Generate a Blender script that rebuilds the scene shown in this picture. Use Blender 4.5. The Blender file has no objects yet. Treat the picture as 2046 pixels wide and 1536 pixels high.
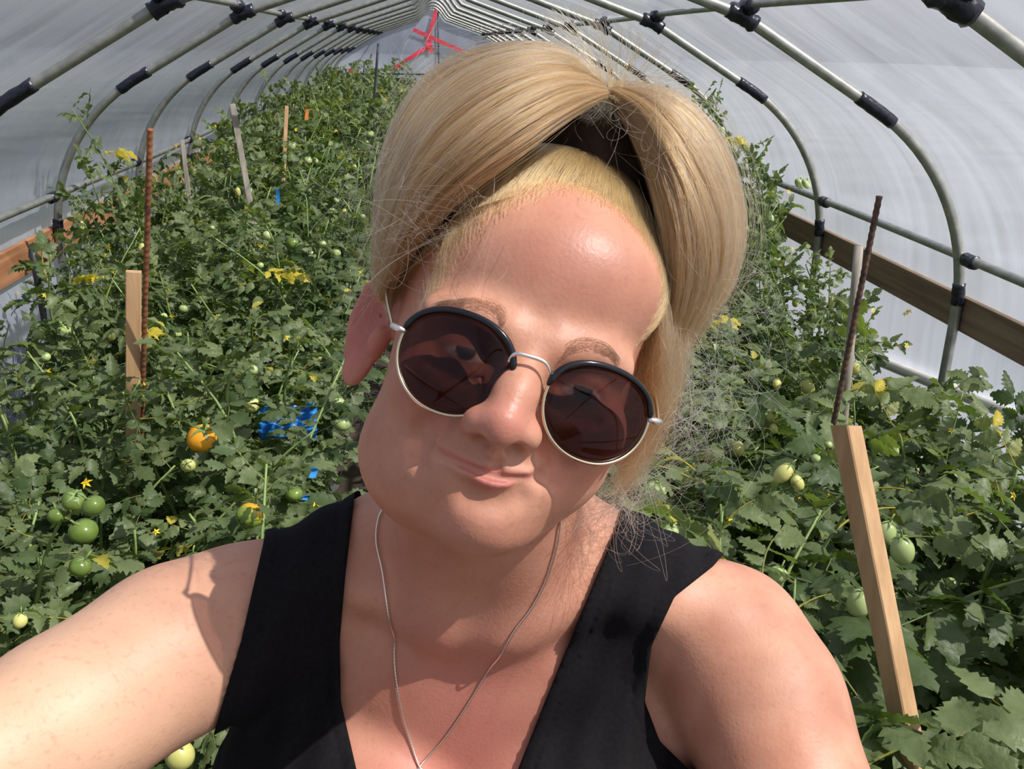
import bpy, math, random
import numpy as np
from mathutils import Matrix, Vector
rng = np.random.default_rng(11)
random.seed(5)
S = bpy.context.scene
col = S.collection

# ------------------------------------------------------------------ camera
FPX, CX, CY = 1892.0, 1023.0, 768.0          # focal length and centre for a 2046x1536 frame
EYE = np.array([0.0, 0.0, 1.75])             # the phone held up at arm's length
YAW, PITCH, ROLL = 0.0922, 0.3481, 0.0204
def cam_axes():
    F = np.array([math.sin(YAW)*math.cos(PITCH), math.cos(YAW)*math.cos(PITCH), -math.sin(PITCH)])
    R = np.array([math.cos(YAW), -math.sin(YAW), 0.0]); U = np.cross(R, F)
    return R*math.cos(ROLL)+U*math.sin(ROLL), U*math.cos(ROLL)-R*math.sin(ROLL), F
AR, AU, AF = cam_axes()
C2W = np.stack([AR, AU, -AF], 1)             # camera frame: x right, y up, z towards the viewer
def to_world(P): return np.asarray(P, float) @ C2W.T + EYE
def ray(px, py): return AR*(px-CX)/FPX - AU*(py-CY)/FPX + AF
def at(px, py, depth): return EYE + ray(px, py)*depth
def at_x(px, py, X): d = ray(px, py); return EYE + d*(X/d[0])
def at_y(px, py, Y): d = ray(px, py); return EYE + d*(Y/d[1])
def project(P):
    q = np.asarray(P, float)-EYE; z = q@AF
    return CX+FPX*(q@AR)/z, CY-FPX*(q@AU)/z
cd = bpy.data.cameras.new('camera'); cam = bpy.data.objects.new('camera', cd); col.objects.link(cam)
cd.sensor_fit = 'HORIZONTAL'; cd.sensor_width = 36.0; cd.lens = 36.0*FPX/2046.0
cd.clip_start = 0.02; cd.clip_end = 400
M4 = Matrix.Identity(4)
for i in range(3):
    for j in range(3): M4[i][j] = C2W[i, j]
    M4[i][3] = EYE[i]
cam.matrix_world = M4
S.camera = cam

# ------------------------------------------------------------------ world, sun, exposure
SUN_DIR = C2W @ np.array([0.58, 0.63, 0.50]); SUN_DIR /= np.linalg.norm(SUN_DIR)   # towards the sun: high, over the viewer's right shoulder
w = bpy.data.worlds.new('sky'); S.world = w; w.use_nodes = True
nt = w.node_tree; bg = nt.nodes['Background']
sky = nt.nodes.new('ShaderNodeTexSky'); sky.sky_type = 'NISHITA'; sky.sun_disc = False
sky.sun_elevation = math.asin(SUN_DIR[2]); sky.sun_rotation = math.atan2(SUN_DIR[0], SUN_DIR[1])
sky.dust_density = 3.0
nt.links.new(sky.outputs[0], bg.inputs[0]); bg.inputs[1].default_value = 0.105
sl = bpy.data.lights.new('sun', 'SUN'); sl.energy = 10.2; sl.angle = 0.0093; sl.color = (1.0, 0.94, 0.85)
so = bpy.data.objects.new('sun', sl); col.objects.link(so)
so.rotation_euler = Vector(SUN_DIR).to_track_quat('Z', 'Y').to_euler(); so.location = (6, -6, 12)
S.view_settings.view_transform = 'Standard'; S.view_settings.look = 'None'
S.view_settings.gamma = 1.0; S.view_settings.use_curve_mapping = False
S.view_settings.exposure = 0.07
S.cycles.transparent_max_bounces = 24

# ------------------------------------------------------------------ helpers
def tag(o, label=None, cat=None, group=None, kind=None):
    if label: o['label'] = label
    if cat: o['category'] = cat
    if group: o['group'] = group
    if kind: o['kind'] = kind
    return o
def empty(name, loc=(0, 0, 0), rz=0.0):
    o = bpy.data.objects.new(name, None); col.objects.link(o)
    o.location = loc; o.rotation_euler = (0, 0, rz); o.empty_display_size = 0.05
    return o
def mesh_obj(name, V, F, mat, parent=None, smooth=True, attrs=None):
    me = bpy.data.meshes.new(name)
    V = np.asarray(V, np.float32)
    if isinstance(F, np.ndarray):
        n, k = F.shape
        me.vertices.add(len(V)); me.vertices.foreach_set('co', V.ravel())
        me.loops.add(n*k); me.loops.foreach_set('vertex_index', F.astype(np.int32).ravel())
        me.polygons.add(n); me.polygons.foreach_set('loop_start', np.arange(0, n*k, k, dtype=np.int32))
        me.update(calc_edges=True); me.validate()
    else:
        me.from_pydata(V.tolist(), [], F); me.update()
    if smooth: me.polygons.foreach_set('use_smooth', np.ones(len(me.polygons), bool))
    for k, a in (attrs or {}).items():
        at_ = me.attributes.new(k, 'FLOAT', 'POINT'); at_.data.foreach_set('value', np.asarray(a, np.float32))
    me.materials.append(mat)
    o = bpy.data.objects.new(name, me); col.objects.link(o)
    if parent: o.parent = parent
    return o
class MB:
    """collects boxes, tubes and the like into one mesh"""
    def __init__(s): s.V = []; s.F = []; s.n = 0
    def add(s, V, F):
        V = np.asarray(V, float); s.V.append(V)
        s.F += [[i+s.n for i in f] for f in F]; s.n += len(V); return s
    def tube(s, P, r, n=8, caps=True):
        V, F = tube(P, r, n, caps); return s.add(V, F)
    def box(s, lo, hi, bev=0.0):
        V, F = box(lo, hi, bev); return s.add(V, F)
    def build(s, name, mat, parent=None, smooth=True):
        return mesh_obj(name, np.concatenate(s.V), s.F, mat, parent, smooth)
def tube(P, r, n=8, caps=True):
    P = np.asarray(P, float); m = len(P); r = np.broadcast_to(np.asarray(r, float), (m,))
    T = np.gradient(P, axis=0); T /= np.linalg.norm(T, axis=1)[:, None]+1e-12
    a = np.array([0, 0, 1.0]) if abs(T[0, 2]) < 0.9 else np.array([1.0, 0, 0])
    N = np.cross(T[0], a); N /= np.linalg.norm(N); V = []
    for i in range(m):
        N = N-T[i]*(N@T[i]); N /= np.linalg.norm(N)+1e-12; B = np.cross(T[i], N)
        t = np.arange(n)*2*math.pi/n
        V.append(P[i]+r[i]*(np.cos(t)[:, None]*N+np.sin(t)[:, None]*B))
    V = np.concatenate(V)
    F = [[i*n+j, i*n+(j+1) % n, (i+1)*n+(j+1) % n, (i+1)*n+j] for i in range(m-1) for j in range(n)]
    if caps: F += [list(range(n))[::-1], list(range((m-1)*n, m*n))]
    return V, F
def box(lo, hi, bev=0.0):
    lo = np.array(lo, float); hi = np.array(hi, float)
    if bev <= 0:
        V = [[(lo, hi)[a][0], (lo, hi)[b][1], (lo, hi)[c][2]] for a in (0, 1) for b in (0, 1) for c in (0, 1)]
        return V, [[0, 1, 3, 2], [4, 6, 7, 5], [0, 4, 5, 1], [2, 3, 7, 6], [0, 2, 6, 4], [1, 5, 7, 3]]
    V = []; F = []; idx = {}
    for sx in (0, 1):
        for sy in (0, 1):
            for sz in (0, 1):
                c = np.array([(lo, hi)[sx][0], (lo, hi)[sy][1], (lo, hi)[sz][2]])
                d = np.array([1-2*sx, 1-2*sy, 1-2*sz])*bev
                for ax in range(3):
                    p = c+d; p[ax] = c[ax]; idx[(sx, sy, sz, ax)] = len(V); V.append(p)
    for ax in range(3):
        o = [i for i in range(3) if i != ax]
        for s_ in (0, 1):
            q = []
            for a, b in ((0, 0), (1, 0), (1, 1), (0, 1)):
                k = [0, 0, 0]; k[ax] = s_; k[o[0]] = a; k[o[1]] = b; q.append(idx[(*k, ax)])
            F.append(q)
    for ax in range(3):
        o = [i for i in range(3) if i != ax]
        for a in (0, 1):
            for b in (0, 1):
                k0 = [0, 0, 0]; k1 = [0, 0, 0]; k0[o[0]] = k1[o[0]] = a; k0[o[1]] = k1[o[1]] = b; k0[ax] = 0; k1[ax] = 1
                F.append([idx[(*k0, o[0])], idx[(*k1, o[0])], idx[(*k1, o[1])], idx[(*k0, o[1])]])
    for sx in (0, 1):
        for sy in (0, 1):
            for sz in (0, 1): F.append([idx[(sx, sy, sz, ax)] for ax in range(3)])
    return V, F
def spline(P, n):
    """smooth curve through the points P, n samples"""
    P = np.asarray(P, float); m = len(P)
    t = np.linspace(0, m-1, n); i = np.clip(t.astype(int), 0, m-2); u = (t-i)[:, None]
    g = lambda k: P[np.clip(k, 0, m-1)]
    p0, p1, p2, p3 = g(i-1), g(i), g(i+1), g(i+2)
    return 0.5*((2*p1)+(-p0+p2)*u+(2*p0-5*p1+4*p2-p3)*u*u+(-p0+3*p1-3*p2+p3)*u**3)

# materials -----------------------------------------------------------------
def mat(name, rgb=(0.5, 0.5, 0.5), rough=0.6, metal=0.0, spec=0.5, **kw):
    m = bpy.data.materials.new(name); m.use_nodes = True
    b = m.node_tree.nodes['Principled BSDF']
    b.inputs['Base Color'].default_value = (*rgb, 1); b.inputs['Roughness'].default_value = rough
    b.inputs['Metallic'].default_value = metal; b.inputs['Specular IOR Level'].default_value = spec
    for k, v in kw.items(): b.inputs[k.replace('_', ' ')].default_value = v
    return m
def N(m, t, **kw):
    n = m.node_tree.nodes.new(t)
    for k, v in kw.items(): setattr(n, k, v)
    return n
def LK(m, a, b): m.node_tree.links.new(a, b)
def bsdf(m): return m.node_tree.nodes['Principled BSDF']
def noisy(m, c1, c2, scale=8.0, stretch=(1, 1, 1), detail=4.0, bump=0.0, lo=0.35, hi=0.65, coord='Object', dist=0.002):
    tc = N(m, 'ShaderNodeTexCoord'); mp = N(m, 'ShaderNodeMapping'); mp.inputs['Scale'].default_value = stretch
    nz = N(m, 'ShaderNodeTexNoise'); nz.inputs['Scale'].default_value = scale; nz.inputs['Detail'].default_value = detail
    cr = N(m, 'ShaderNodeValToRGB'); cr.color_ramp.elements[0].position = lo; cr.color_ramp.elements[1].position = hi
    cr.color_ramp.elements[0].color = (*c1, 1); cr.color_ramp.elements[1].color = (*c2, 1)
    LK(m, tc.outputs[coord], mp.inputs[0]); LK(m, mp.outputs[0], nz.inputs['Vector']); LK(m, nz.outputs[0], cr.inputs[0])
    LK(m, cr.outputs[0], bsdf(m).inputs['Base Color'])
    if bump:
        bp = N(m, 'ShaderNodeBump'); bp.inputs['Strength'].default_value = bump; bp.inputs['Distance'].default_value = dist
        LK(m, nz.outputs[0], bp.inputs['Height']); LK(m, bp.outputs[0], bsdf(m).inputs['Normal'])
    return m

M = {}
M['pipe'] = noisy(mat('galvanised_pipe', (0.2, 0.21, 0.2), 0.40, 0.6), (0.30, 0.30, 0.27), (0.42, 0.42, 0.37), 30)
M['tape'] = noisy(mat('black_tape', (0.01, 0.01, 0.016), 0.28), (0.006, 0.006, 0.012), (0.02, 0.02, 0.035), 60, bump=0.6, dist=0.004)
M['board'] = noisy(mat('weathered_board', (0.3, 0.17, 0.09), 0.8), (0.15, 0.10, 0.058), (0.25, 0.17, 0.10), 5, (1, 0.4, 9), bump=0.2)
M['red_board'] = noisy(mat('reddish_board', (0.3, 0.13, 0.06), 0.8), (0.33, 0.14, 0.06), (0.47, 0.23, 0.11), 5, (1, 0.4, 9), bump=0.2)
M['new_wood'] = noisy(mat('fresh_wood', (0.5, 0.3, 0.15), 0.7), (0.46, 0.27, 0.13), (0.60, 0.38, 0.20), 9, (5, 5, 0.5), bump=0.15)
M['grey_wood'] = noisy(mat('weathered_wood', (0.3, 0.27, 0.22), 0.8), (0.24, 0.21, 0.17), (0.40, 0.36, 0.30), 12, (4, 4, 0.5), bump=0.2)
M['rust'] = noisy(mat('rusty_steel', (0.2, 0.07, 0.03), 0.85), (0.13, 0.05, 0.025), (0.34, 0.13, 0.05), 40, bump=0.3)
M['dark_rust'] = noisy(mat('dark_rusty_steel', (0.08, 0.04, 0.03), 0.8), (0.05, 0.03, 0.022), (0.14, 0.07, 0.045), 40, bump=0.3)
M['dark_metal'] = mat('dark_metal', (0.05, 0.055, 0.06), 0.5, 0.6)
M['white_plastic'] = mat('white_plastic', (0.75, 0.73, 0.66), 0.4)
M['red_tape'] = mat('red_tape', (0.75, 0.06, 0.09), 0.5)
M['blue_plastic'] = noisy(mat('blue_plastic', (0.02, 0.22, 0.6), 0.4), (0.015, 0.17, 0.5), (0.04, 0.30, 0.75), 6, bump=0.3, dist=0.02)
M['orange_ribbon'] = mat('orange_ribbon', (0.8, 0.25, 0.05), 0.5)
M['soil'] = noisy(mat('dark_soil', (0.03, 0.02, 0.012), 0.95), (0.022, 0.015, 0.009), (0.06, 0.042, 0.026), 14, detail=8, bump=0.8, dist=0.02)
M['field'] = noisy(mat('grass_field', (0.1, 0.13, 0.05), 0.95), (0.05, 0.06, 0.05), (0.085, 0.095, 0.08), 0.7, detail=6)

def film(name, haze=0.45, tint=(0.93, 0.95, 1.0), streak=(1, 1, 1), scale=3.0):
    """polythene: part clear, part milky, light streaks of creases put into the milkiness"""
    m = bpy.data.materials.new(name); m.use_nodes = True; n = m.node_tree.nodes
    n.remove(n['Principled BSDF']); out = n['Material Output']
    tr = N(m, 'ShaderNodeBsdfTransparent'); tr.inputs[0].default_value = (*tint, 1)
    df = N(m, 'ShaderNodeBsdfDiffuse'); df.inputs[0].default_value = (0.68, 0.72, 0.88, 1)
    tl = N(m, 'ShaderNodeBsdfTranslucent'); tl.inputs[0].default_value = (0.68, 0.72, 0.88, 1)
    gl = N(m, 'ShaderNodeBsdfGlossy'); gl.inputs['Roughness'].default_value = 0.25; gl.inputs[0].default_value = (0.9, 0.9, 0.9, 1)
    milk = N(m, 'ShaderNodeMixShader'); milk.inputs[0].default_value = 0.5
    milk.inputs[0].default_value = 0.34
    LK(m, df.outputs[0], milk.inputs[1]); LK(m, tl.outputs[0], milk.inputs[2])
    tc = N(m, 'ShaderNodeTexCoord'); mp = N(m, 'ShaderNodeMapping'); mp.inputs['Scale'].default_value = streak
    nz = N(m, 'ShaderNodeTexNoise'); nz.inputs['Scale'].default_value = scale; nz.inputs['Detail'].default_value = 7; nz.inputs['Distortion'].default_value = 0.6
    LK(m, tc.outputs['Object'], mp.inputs[0]); LK(m, mp.outputs[0], nz.inputs['Vector'])
    mr = N(m, 'ShaderNodeMapRange'); mr.inputs[1].default_value = 0.3; mr.inputs[2].default_value = 0.75
    mr.inputs[3].default_value = haze-0.10; mr.inputs[4].default_value = haze+0.16
    LK(m, nz.outputs[0], mr.inputs[0])  # milkiness varied to stand for light streaking along the creases
    mx = N(m, 'ShaderNodeMixShader'); LK(m, mr.outputs[0], mx.inputs[0]); LK(m, tr.outputs[0], mx.inputs[1]); LK(m, milk.outputs[0], mx.inputs[2])
    bp = N(m, 'ShaderNodeBump'); bp.inputs['Strength'].default_value = 0.5; bp.inputs['Distance'].default_value = 0.02
    LK(m, nz.outputs[0], bp.inputs['Height']); LK(m, bp.outputs[0], gl.inputs['Normal'])
    lw = N(m, 'ShaderNodeLayerWeight'); lw.inputs[0].default_value = 0.5
    pw = N(m, 'ShaderNodeMath', operation='POWER'); pw.inputs[1].default_value = 4.0; LK(m, lw.outputs['Facing'], pw.inputs[0])
    fr = N(m, 'ShaderNodeMath', operation='MULTIPLY_ADD'); fr.inputs[1].default_value = 0.5; fr.inputs[2].default_value = 0.03; LK(m, pw.outputs[0], fr.inputs[0])
    m2 = N(m, 'ShaderNodeMixShader'); LK(m, fr.outputs[0], m2.inputs[0]); LK(m, mx.outputs[0], m2.inputs[1]); LK(m, gl.outputs[0], m2.inputs[2])
    LK(m, m2.outputs[0], out.inputs[0]); return m
M['film'] = film('polythene_film', 0.53, streak=(1.2, 5.0, 0.8), scale=1.6)
M['film_end'] = film('polythene_end_film', 0.52, streak=(3, 1, 0.7), scale=0.8)
M['film_low'] = film('polythene_skirt', 0.62, streak=(1, 6, 0.8), scale=1.6)

# ------------------------------------------------------------------ the tunnel: ground, film, hoops, purlins
H = 1.75
CXT, XU, ZU, XS, ZS, XL = 0.1066, 0.8501, H+0.0841, 1.3139, H-0.1849, 1.6995
ZL = H-0.6556; YA, SP = 3.0046, 1.22
N0, N1 = -3, 11
YEND = YA+N1*SP
def hoop_profile(n=10):
    """right half of a hoop, from the apex down to the ground: straight rafter, bend, upright"""
    P = []
    for t in np.linspace(0, 1, 7):                       # rounded apex
        x = 0.20*t; P.append((x, ZU+0.055+0.36*(1-0.5*t*t)-0.02))
    zx = P[-1]
    for t in np.linspace(0, 1, 6)[1:]: P.append((zx[0]+(XU-zx[0])*t, zx[1]+(ZU-zx[1])*t))
    for t in np.linspace(0, 1, 6)[1:]: P.append((XU+(XS-XU)*t, ZU+(ZS-ZU)*t))
    a0 = math.atan2(XU-XS, ZS-ZU)                        # heading
    d = math.atan2(ZU-ZS, XS-XU); Rr = (XL-XS)/(1-math.sin(d))
    for a in np.linspace(d, math.pi/2, 15)[1:]:
        P.append((XS+Rr*(math.sin(a)-math.sin(d)), ZS-Rr*(math.cos(d)-math.cos(a))))
    zb = P[-1][1]
    for z in np.linspace(zb, 0.0, 7)[1:]: P.append((XL, z))
    return np.array(P)
HP = hoop_profile()
def resample(P, n):
    s = np.r_[0, np.cumsum(np.linalg.norm(np.diff(P, axis=0), axis=1))]; t = np.linspace(0, s[-1], n)
    return np.stack([np.interp(t, s, P[:, k]) for k in range(P.shape[1])], 1)
FULL = np.concatenate([(HP*[-1, 1])[::-1], HP[1:]])       # left foot over the apex to the right foot

gr = mesh_obj('ground', *box((-60, -20, -0.3), (60, 120, -0.012)), M['field']); tag(gr, kind='structure')
fl = MB()
gx = np.linspace(CXT-XL-0.1, CXT+XL+0.1, 40); gy = np.linspace(-2.4, YEND+0.2, 150)
GX, GY = np.meshgrid(gx, gy)
GZ = 0.012+0.02*np.sin(GX*5+GY)*np.sin(GY*3.1)+rng.normal(0, 0.004, GX.shape)
idx = np.arange(GX.size).reshape(GX.shape)
F = np.stack([idx[:-1, :-1], idx[:-1, 1:], idx[1:, 1:], idx[1:, :-1]], -1).reshape(-1, 4)
o = mesh_obj('floor', np.stack([GX, GY, GZ], -1).reshape(-1, 3), F, M['soil']); tag(o, kind='structure')

# film: one profile a little outside the hoops, slack between them
PIPE_R = 0.0175
def offset(P, d):
    T = np.gradient(P, axis=0); T /= np.linalg.norm(T, axis=1)[:, None]
    return P+np.stack([-T[:, 1], T[:, 0]], 1)*d
prof = offset(resample(FULL, 150), PIPE_R+0.030)
hip = H-0.86
ytop = np.arange(-2.5, YEND+0.001, SP/14)
def film_sheet(name, P, ys, material, slack=0.02, s=None):
    m = len(P); k = len(ys)
    ph = np.abs(np.sin((ys-YA)*math.pi/SP))              # 0 on a hoop, 1 between
    V = np.zeros((k, m, 3))
    T = np.gradient(P, axis=0); T /= np.linalg.norm(T, axis=1)[:, None]; T[0] = T[1] if s is None else T[0]; Nn = np.stack([-T[:, 1], T[:, 0]], 1)
    for i, y in enumerate(ys):
        if s is None: s = np.linspace(0, 1, m)
        wr = 0.006*np.sin(s*9+y*2.1)*np.sin(y*7.3+3*np.sin(s*4))+0.004*np.sin(y*17+s*23)
        d = -slack*ph[i]*(0.5+0.5*np.sin(s*7+y))*np.clip((P[:, 1]-1.0)/0.5, 0, 1)+np.abs(wr)*ph[i]
        V[i, :, 0] = CXT+P[:, 0]+Nn[:, 0]*d; V[i, :, 1] = y; V[i, :, 2] = P[:, 1]+Nn[:, 1]*d
    ix = np.arange(k*m).reshape(k, m)
    F = np.stack([ix[:-1, :-1], ix[:-1, 1:], ix[1:, 1:], ix[1:, :-1]], -1).reshape(-1, 4)
    o = mesh_obj(name, V.reshape(-1, 3), F, material); tag(o, kind='structure'); return o
iL = np.argmax(prof[:, 1] > hip); iR = len(prof)-1-np.argmax(prof[::-1, 1] > hip)
uL = np.argmax(prof[:, 1] > ZS); uR = len(prof)-1-np.argmax(prof[::-1, 1] > ZS)
SP_ = np.linspace(0, 1, len(prof))
film_sheet('ceiling', prof[uL:uR+1], ytop, M['film'], 0.014, SP_[uL:uR+1])
film_sheet('wall_left', prof[iL:uL+1], ytop, M['film'], 0.014, SP_[iL:uL+1])
film_sheet('wall_right', prof[uR:iR+1], ytop, M['film'], 0.014, SP_[uR:iR+1])
zz = np.linspace(hip+0.02, 0.0, 16)
low = np.stack([np.full(16, XL+0.055)+0.02*np.sin(zz*6), zz], 1)
film_sheet('wall_left_skirt', (low*[-1, 1])[::-1], ytop, M['film_low'], 0.03)
film_sheet('wall_right_skirt', low, ytop, M['film_low'], 0.03)
# end wall
E_ = FULL.copy(); nE = len(E_)
V = [(CXT+x*0.995, YEND+0.03, z) for x, z in E_]+[(CXT+x*0.5, YEND+0.03+0.03*math.sin(x*4), 0.6+(z-0.6)*0.5) for x, z in E_]+[(CXT, YEND+0.03, 0.9)]
F = [[i, i+1, nE+i+1, nE+i] for i in range(nE-1)]+[[nE+i, nE+i+1, 2*nE] for i in range(nE-1)]+[[0, nE, 2*nE], [nE-1, 2*nE, 2*nE-1]]
o = mesh_obj('wall_back', V, F, M['film_end']); tag(o, kind='structure')

ORD = ['first', 'second', 'third', 'fourth', 'fifth', 'sixth', 'seventh', 'eighth', 'ninth', 'tenth', 'eleventh', 'twelfth', 'thirteenth',
       'fourteenth', 'fifteenth', 'sixteenth', 'seventeenth', 'eighteenth', 'nineteenth', 'twentieth']
def crumple(P, r, k, seed):
    """a lumpy wrapped sleeve around a path"""
    g = np.random.default_rng(seed); V, F = tube(spline(P, 9), r, 12)
    V = np.asarray(V); c = np.repeat(spline(P, 9), 12, 0)
    V = c+(V-c)*(1+k*g.normal(0, 1, len(V)).clip(-1.5, 1.8))[:, None]
    return V, F
def P3(p, y): return np.array([CXT+p[0], y, p[1]])
HPd = resample(HP, 260)
def hp_near(x, z):
    i = np.argmin((HPd[:, 0]-x)**2+(HPd[:, 1]-z)**2); return i
def make_hoop(n, y):
    root = empty('hoop_pipe', (CXT, y, 0))
    k = n+1
    tag(root, (f'bent grey steel hoop over the tunnel, {ORD[k]} from the camera' if 0 <= k else 'bent grey steel hoop above and behind the viewer, outside the picture'), 'hoop', 'tunnel hoops')
    loc = np.array([CXT, y, 0])
    mb = MB(); mb.tube([P3(p, y)-loc for p in resample(FULL, 120)], PIPE_R, 12); mb.build('pipe', M['pipe'], root)
    for sx in (-1, 1):
        for kind, (x, z), hw, r in (('u', (XU, ZU), 0.055, 1.45), ('s', (XS, ZS), 0.075, 1.22), ('h', (XL, H-0.78), 0.045, 1.25)):
            if kind == 'h' and sx < 0: hw = 0.035
            i = hp_near(x, z); st = HPd[1:]-HPd[:-1]; ds = np.linalg.norm(st, axis=1).mean(); d = int(hw/ds)
            j = [max(i-d, 0), max(i-d//2, 0), i, min(i+d//2, 259), min(i+d, 259)]
            P = [P3((HPd[q][0]*sx, HPd[q][1]), y)-loc for q in j]
            mb = MB(); V, F = crumple(P, PIPE_R*r, 0.10 if kind == 'u' else 0.05, abs(n*31+sx*7+int(x*100))); mb.add(V, F)
            if kind == 'u':                                # the tape goes round the purlin too
                c = P3(((XU+0.015)*sx, ZU+0.026), y)-loc
                V, F = crumple([c+[0, -0.045, 0], c+[0, -0.02, 0], c, c+[0, 0.02, 0], c+[0, 0.045, 0]], PIPE_R*1.4, 0.12, abs(n*17+sx)+9); mb.add(V, F)
            mb.build('tape_wrap', M['tape'], root)
    return root
hoops = [make_hoop(n, YA+n*SP) for n in range(N0, N1+1)]
def long_pipe(label, X, z, r, y0=-2.5, y1=None, joints=()):
    y1 = YEND if y1 is None else y1
    root = empty('purlin_pipe', (CXT+X, y0, z)); tag(root, label, 'pipe', 'lengthwise pipes of the tunnel')
    mb = MB(); mb.tube([(0, t, 0.006*math.sin(t*1.3)) for t in np.linspace(0, y1-y0, 60)], r, 10); mb.build('pipe', M['pipe'], root)
    for j in joints:
        mb = MB(); V, F = crumple([(0, j+d-y0, 0) for d in (-0.03, -0.015, 0, 0.015, 0.03)], r*1.5, 0.05, abs(int(j*10))); mb.add(V, F); mb.build('clamp', M['tape'], root)
    return root
for sx, nm in ((-1, 'left'), (1, 'right')):
    long_pipe(f'grey pipe running along the {nm} rafters, joining the hoops under the roof', sx*(XU+0.016), ZU+0.028, 0.0125)
    long_pipe(f'grey pipe along the {nm} side wall above the hip board', sx*(XL-0.024), ZL, 0.015, joints=[YA+n*SP-0.07 for n in range(-2, 8)])
# hip boards, skirt rolls
for sx, nm, mt, ht in ((-1, 'left', M['red_board'], 0.125), (1, 'right', M['board'], 0.115)):
    x0 = CXT+sx*(XL+0.019)
    for k in range(5):
        y0 = -2.4+k*3.78
        o = mesh_obj('hip_board', *box((min(x0, x0+sx*0.022), y0, H-0.80-ht), (max(x0, x0+sx*0.022), min(y0+3.77, YEND), H-0.80+0.004), 0.002), mt, smooth=False)
        tag(o, f'{"reddish" if sx < 0 else "weathered tan"} wooden board along the {nm} wall, {ORD[k]} length from the camera', 'board', 'hip boards along the walls')
mb = MB(); a = at_x(1940, 795, CXT+XL+0.02); b = at_x(2046, 838, CXT+XL+0.02); d = b-a
mb.tube([a+d*t for t in np.linspace(-2.5, 8, 30)], 0.022, 12); o = mb.build('roll_up_pipe', M['white_plastic']); tag(o, 'white plastic pipe low along the right wall under the tan board', 'pipe')
# end wall timber and red tape
ye = YEND+0.01
mb = MB(); p0 = at_y(875, 16, ye); p1 = at_y(877, 150, ye); mb.tube([p0, p1, (p1[0], ye, 0.0)], 0.012, 8); o = mb.build('end_wall_post', M['dark_metal']); tag(o, 'thin dark upright post in the middle of the far end wall', 'post')
mb = MB(); p0 = at_y(690, 147, ye); p1 = at_y(1060, 150, ye); mb.tube([p0, p1], 0.012, 8); o = mb.build('end_wall_rail', M['dark_metal']); tag(o, 'thin dark horizontal rail across the far end wall above the plants', 'rail')
def strip(p, q, wd, label):
    a = at_y(*p, YEND-0.02); b = at_y(*q, YEND-0.02); d = b-a; d /= np.linalg.norm(d); s = np.cross(d, [0, 1, 0]); s = s/np.linalg.norm(s)*wd/2
    V = []
    for t in np.linspace(0, 1, 9):
        c = a+(b-a)*t+np.array([0, 0.004*math.sin(t*9), 0])
        for e in (-0.0006, 0.0006): V += [c-s+[0, e, 0], c+s+[0, e, 0]]
    F = []
    for i in range(8):
        q = i*4
        F += [[q, q+1, q+5, q+4], [q+2, q+6, q+7, q+3], [q, q+4, q+6, q+2], [q+1, q+3, q+7, q+5]]
    F += [[0, 2, 3, 1], [32, 33, 35, 34]]
    o = mesh_obj('red_tape_strip', V, F, M['red_tape'], smooth=False); tag(o, label, 'tape', 'red tape strips on the end wall')
strip((826, 59), (942, 111), 0.06, 'red tape strip slanting down to the right across the far end wall')
strip((784, 139), (862, 88), 0.06, 'red tape strip slanting down to the left on the far end wall')
strip((872, 20), (855, 80), 0.06, 'near-vertical red tape strip rising to the peak of the far end wall')
strip((855, 80), (861, 104), 0.10, 'short wide red tape end hanging where the strips cross')
strip((970, 98), (986, 90), 0.07, 'short red tape piece on the right of the far end wall behind the hair')
strip((696, 141), (716, 139), 0.06, 'small red tape piece at the left edge of the far end wall')

# ------------------------------------------------------------------ stakes
def rebar(p, q, r, m, label, foot=0.0):
    """ribbed steel bar from the top p through q, driven into the soil"""
    p = np.array(p); q = np.array(q); d = (q-p)/np.linalg.norm(q-p); L = (p[2]-foot)/max(-d[2], 0.2)
    n = int(L/0.004); t = np.linspace(0, L, n)
    rr = r*(1+0.14*(np.arange(n) % 4 < 2))
    mb = MB(); mb.tube([p+d*s-p for s in t], rr, 8); o = mb.build('rebar_stake', m); o.location = p; tag(o, label, 'stake', 'garden stakes'); return o
def stake(p, q, wx, wy, m, label, name='wooden_stake', yaw=0.0, tilt_top=0.0):
    p = np.array(p); q = np.array(q); d = (q-p)/np.linalg.norm(q-p); L = p[2]/max(-d[2], 0.2)
    s = np.array([math.cos(yaw), math.sin(yaw), 0]); s -= d*(s@d); s /= np.linalg.norm(s); u = np.cross(d, s)
    V = []
    g = np.random.default_rng(int(abs(p[0]*100)))
    bv = 0.12
    ring = [(-1+bv, -1), (1-bv, -1), (1, -1+bv), (1, 1-bv), (1-bv, 1), (-1+bv, 1), (-1, 1-bv), (-1, -1+bv)]
    for i, t in enumerate(np.linspace(0, L, 14)):
        for a, b in ring: V.append(d*(t+(tilt_top*a*wx if i == 0 else 0))+s*a*wx/2*(1+0.02*g.normal())+u*b*wy/2)
    F = [[i*8+j, i*8+(j+1) % 8, (i+1)*8+(j+1) % 8, (i+1)*8+j] for i in range(13) for j in range(8)]+[list(range(8))[::-1], list(range(13*8, 14*8))]
    o = mesh_obj(name, V, F, m, smooth=False); o.location = p; tag(o, label, 'stake', 'garden stakes'); return o
def pole(p, q, r, m, label):
    p = np.array(p); q = np.array(q); d = (q-p)/np.linalg.norm(q-p); L = p[2]/max(-d[2], 0.2)
    mb = MB(); mb.tube([d*t for t in np.linspace(0, L, 10)], r, 12); o = mb.build('pole_stake', m); o.location = p; tag(o, label, 'stake', 'garden stakes'); return o
rebar(at(300, 257, 2.05), at(284, 822, 2.45), 0.0062, M['rust'], 'rusty ribbed steel bar standing upright beside the wooden stake in the left bed')
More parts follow.
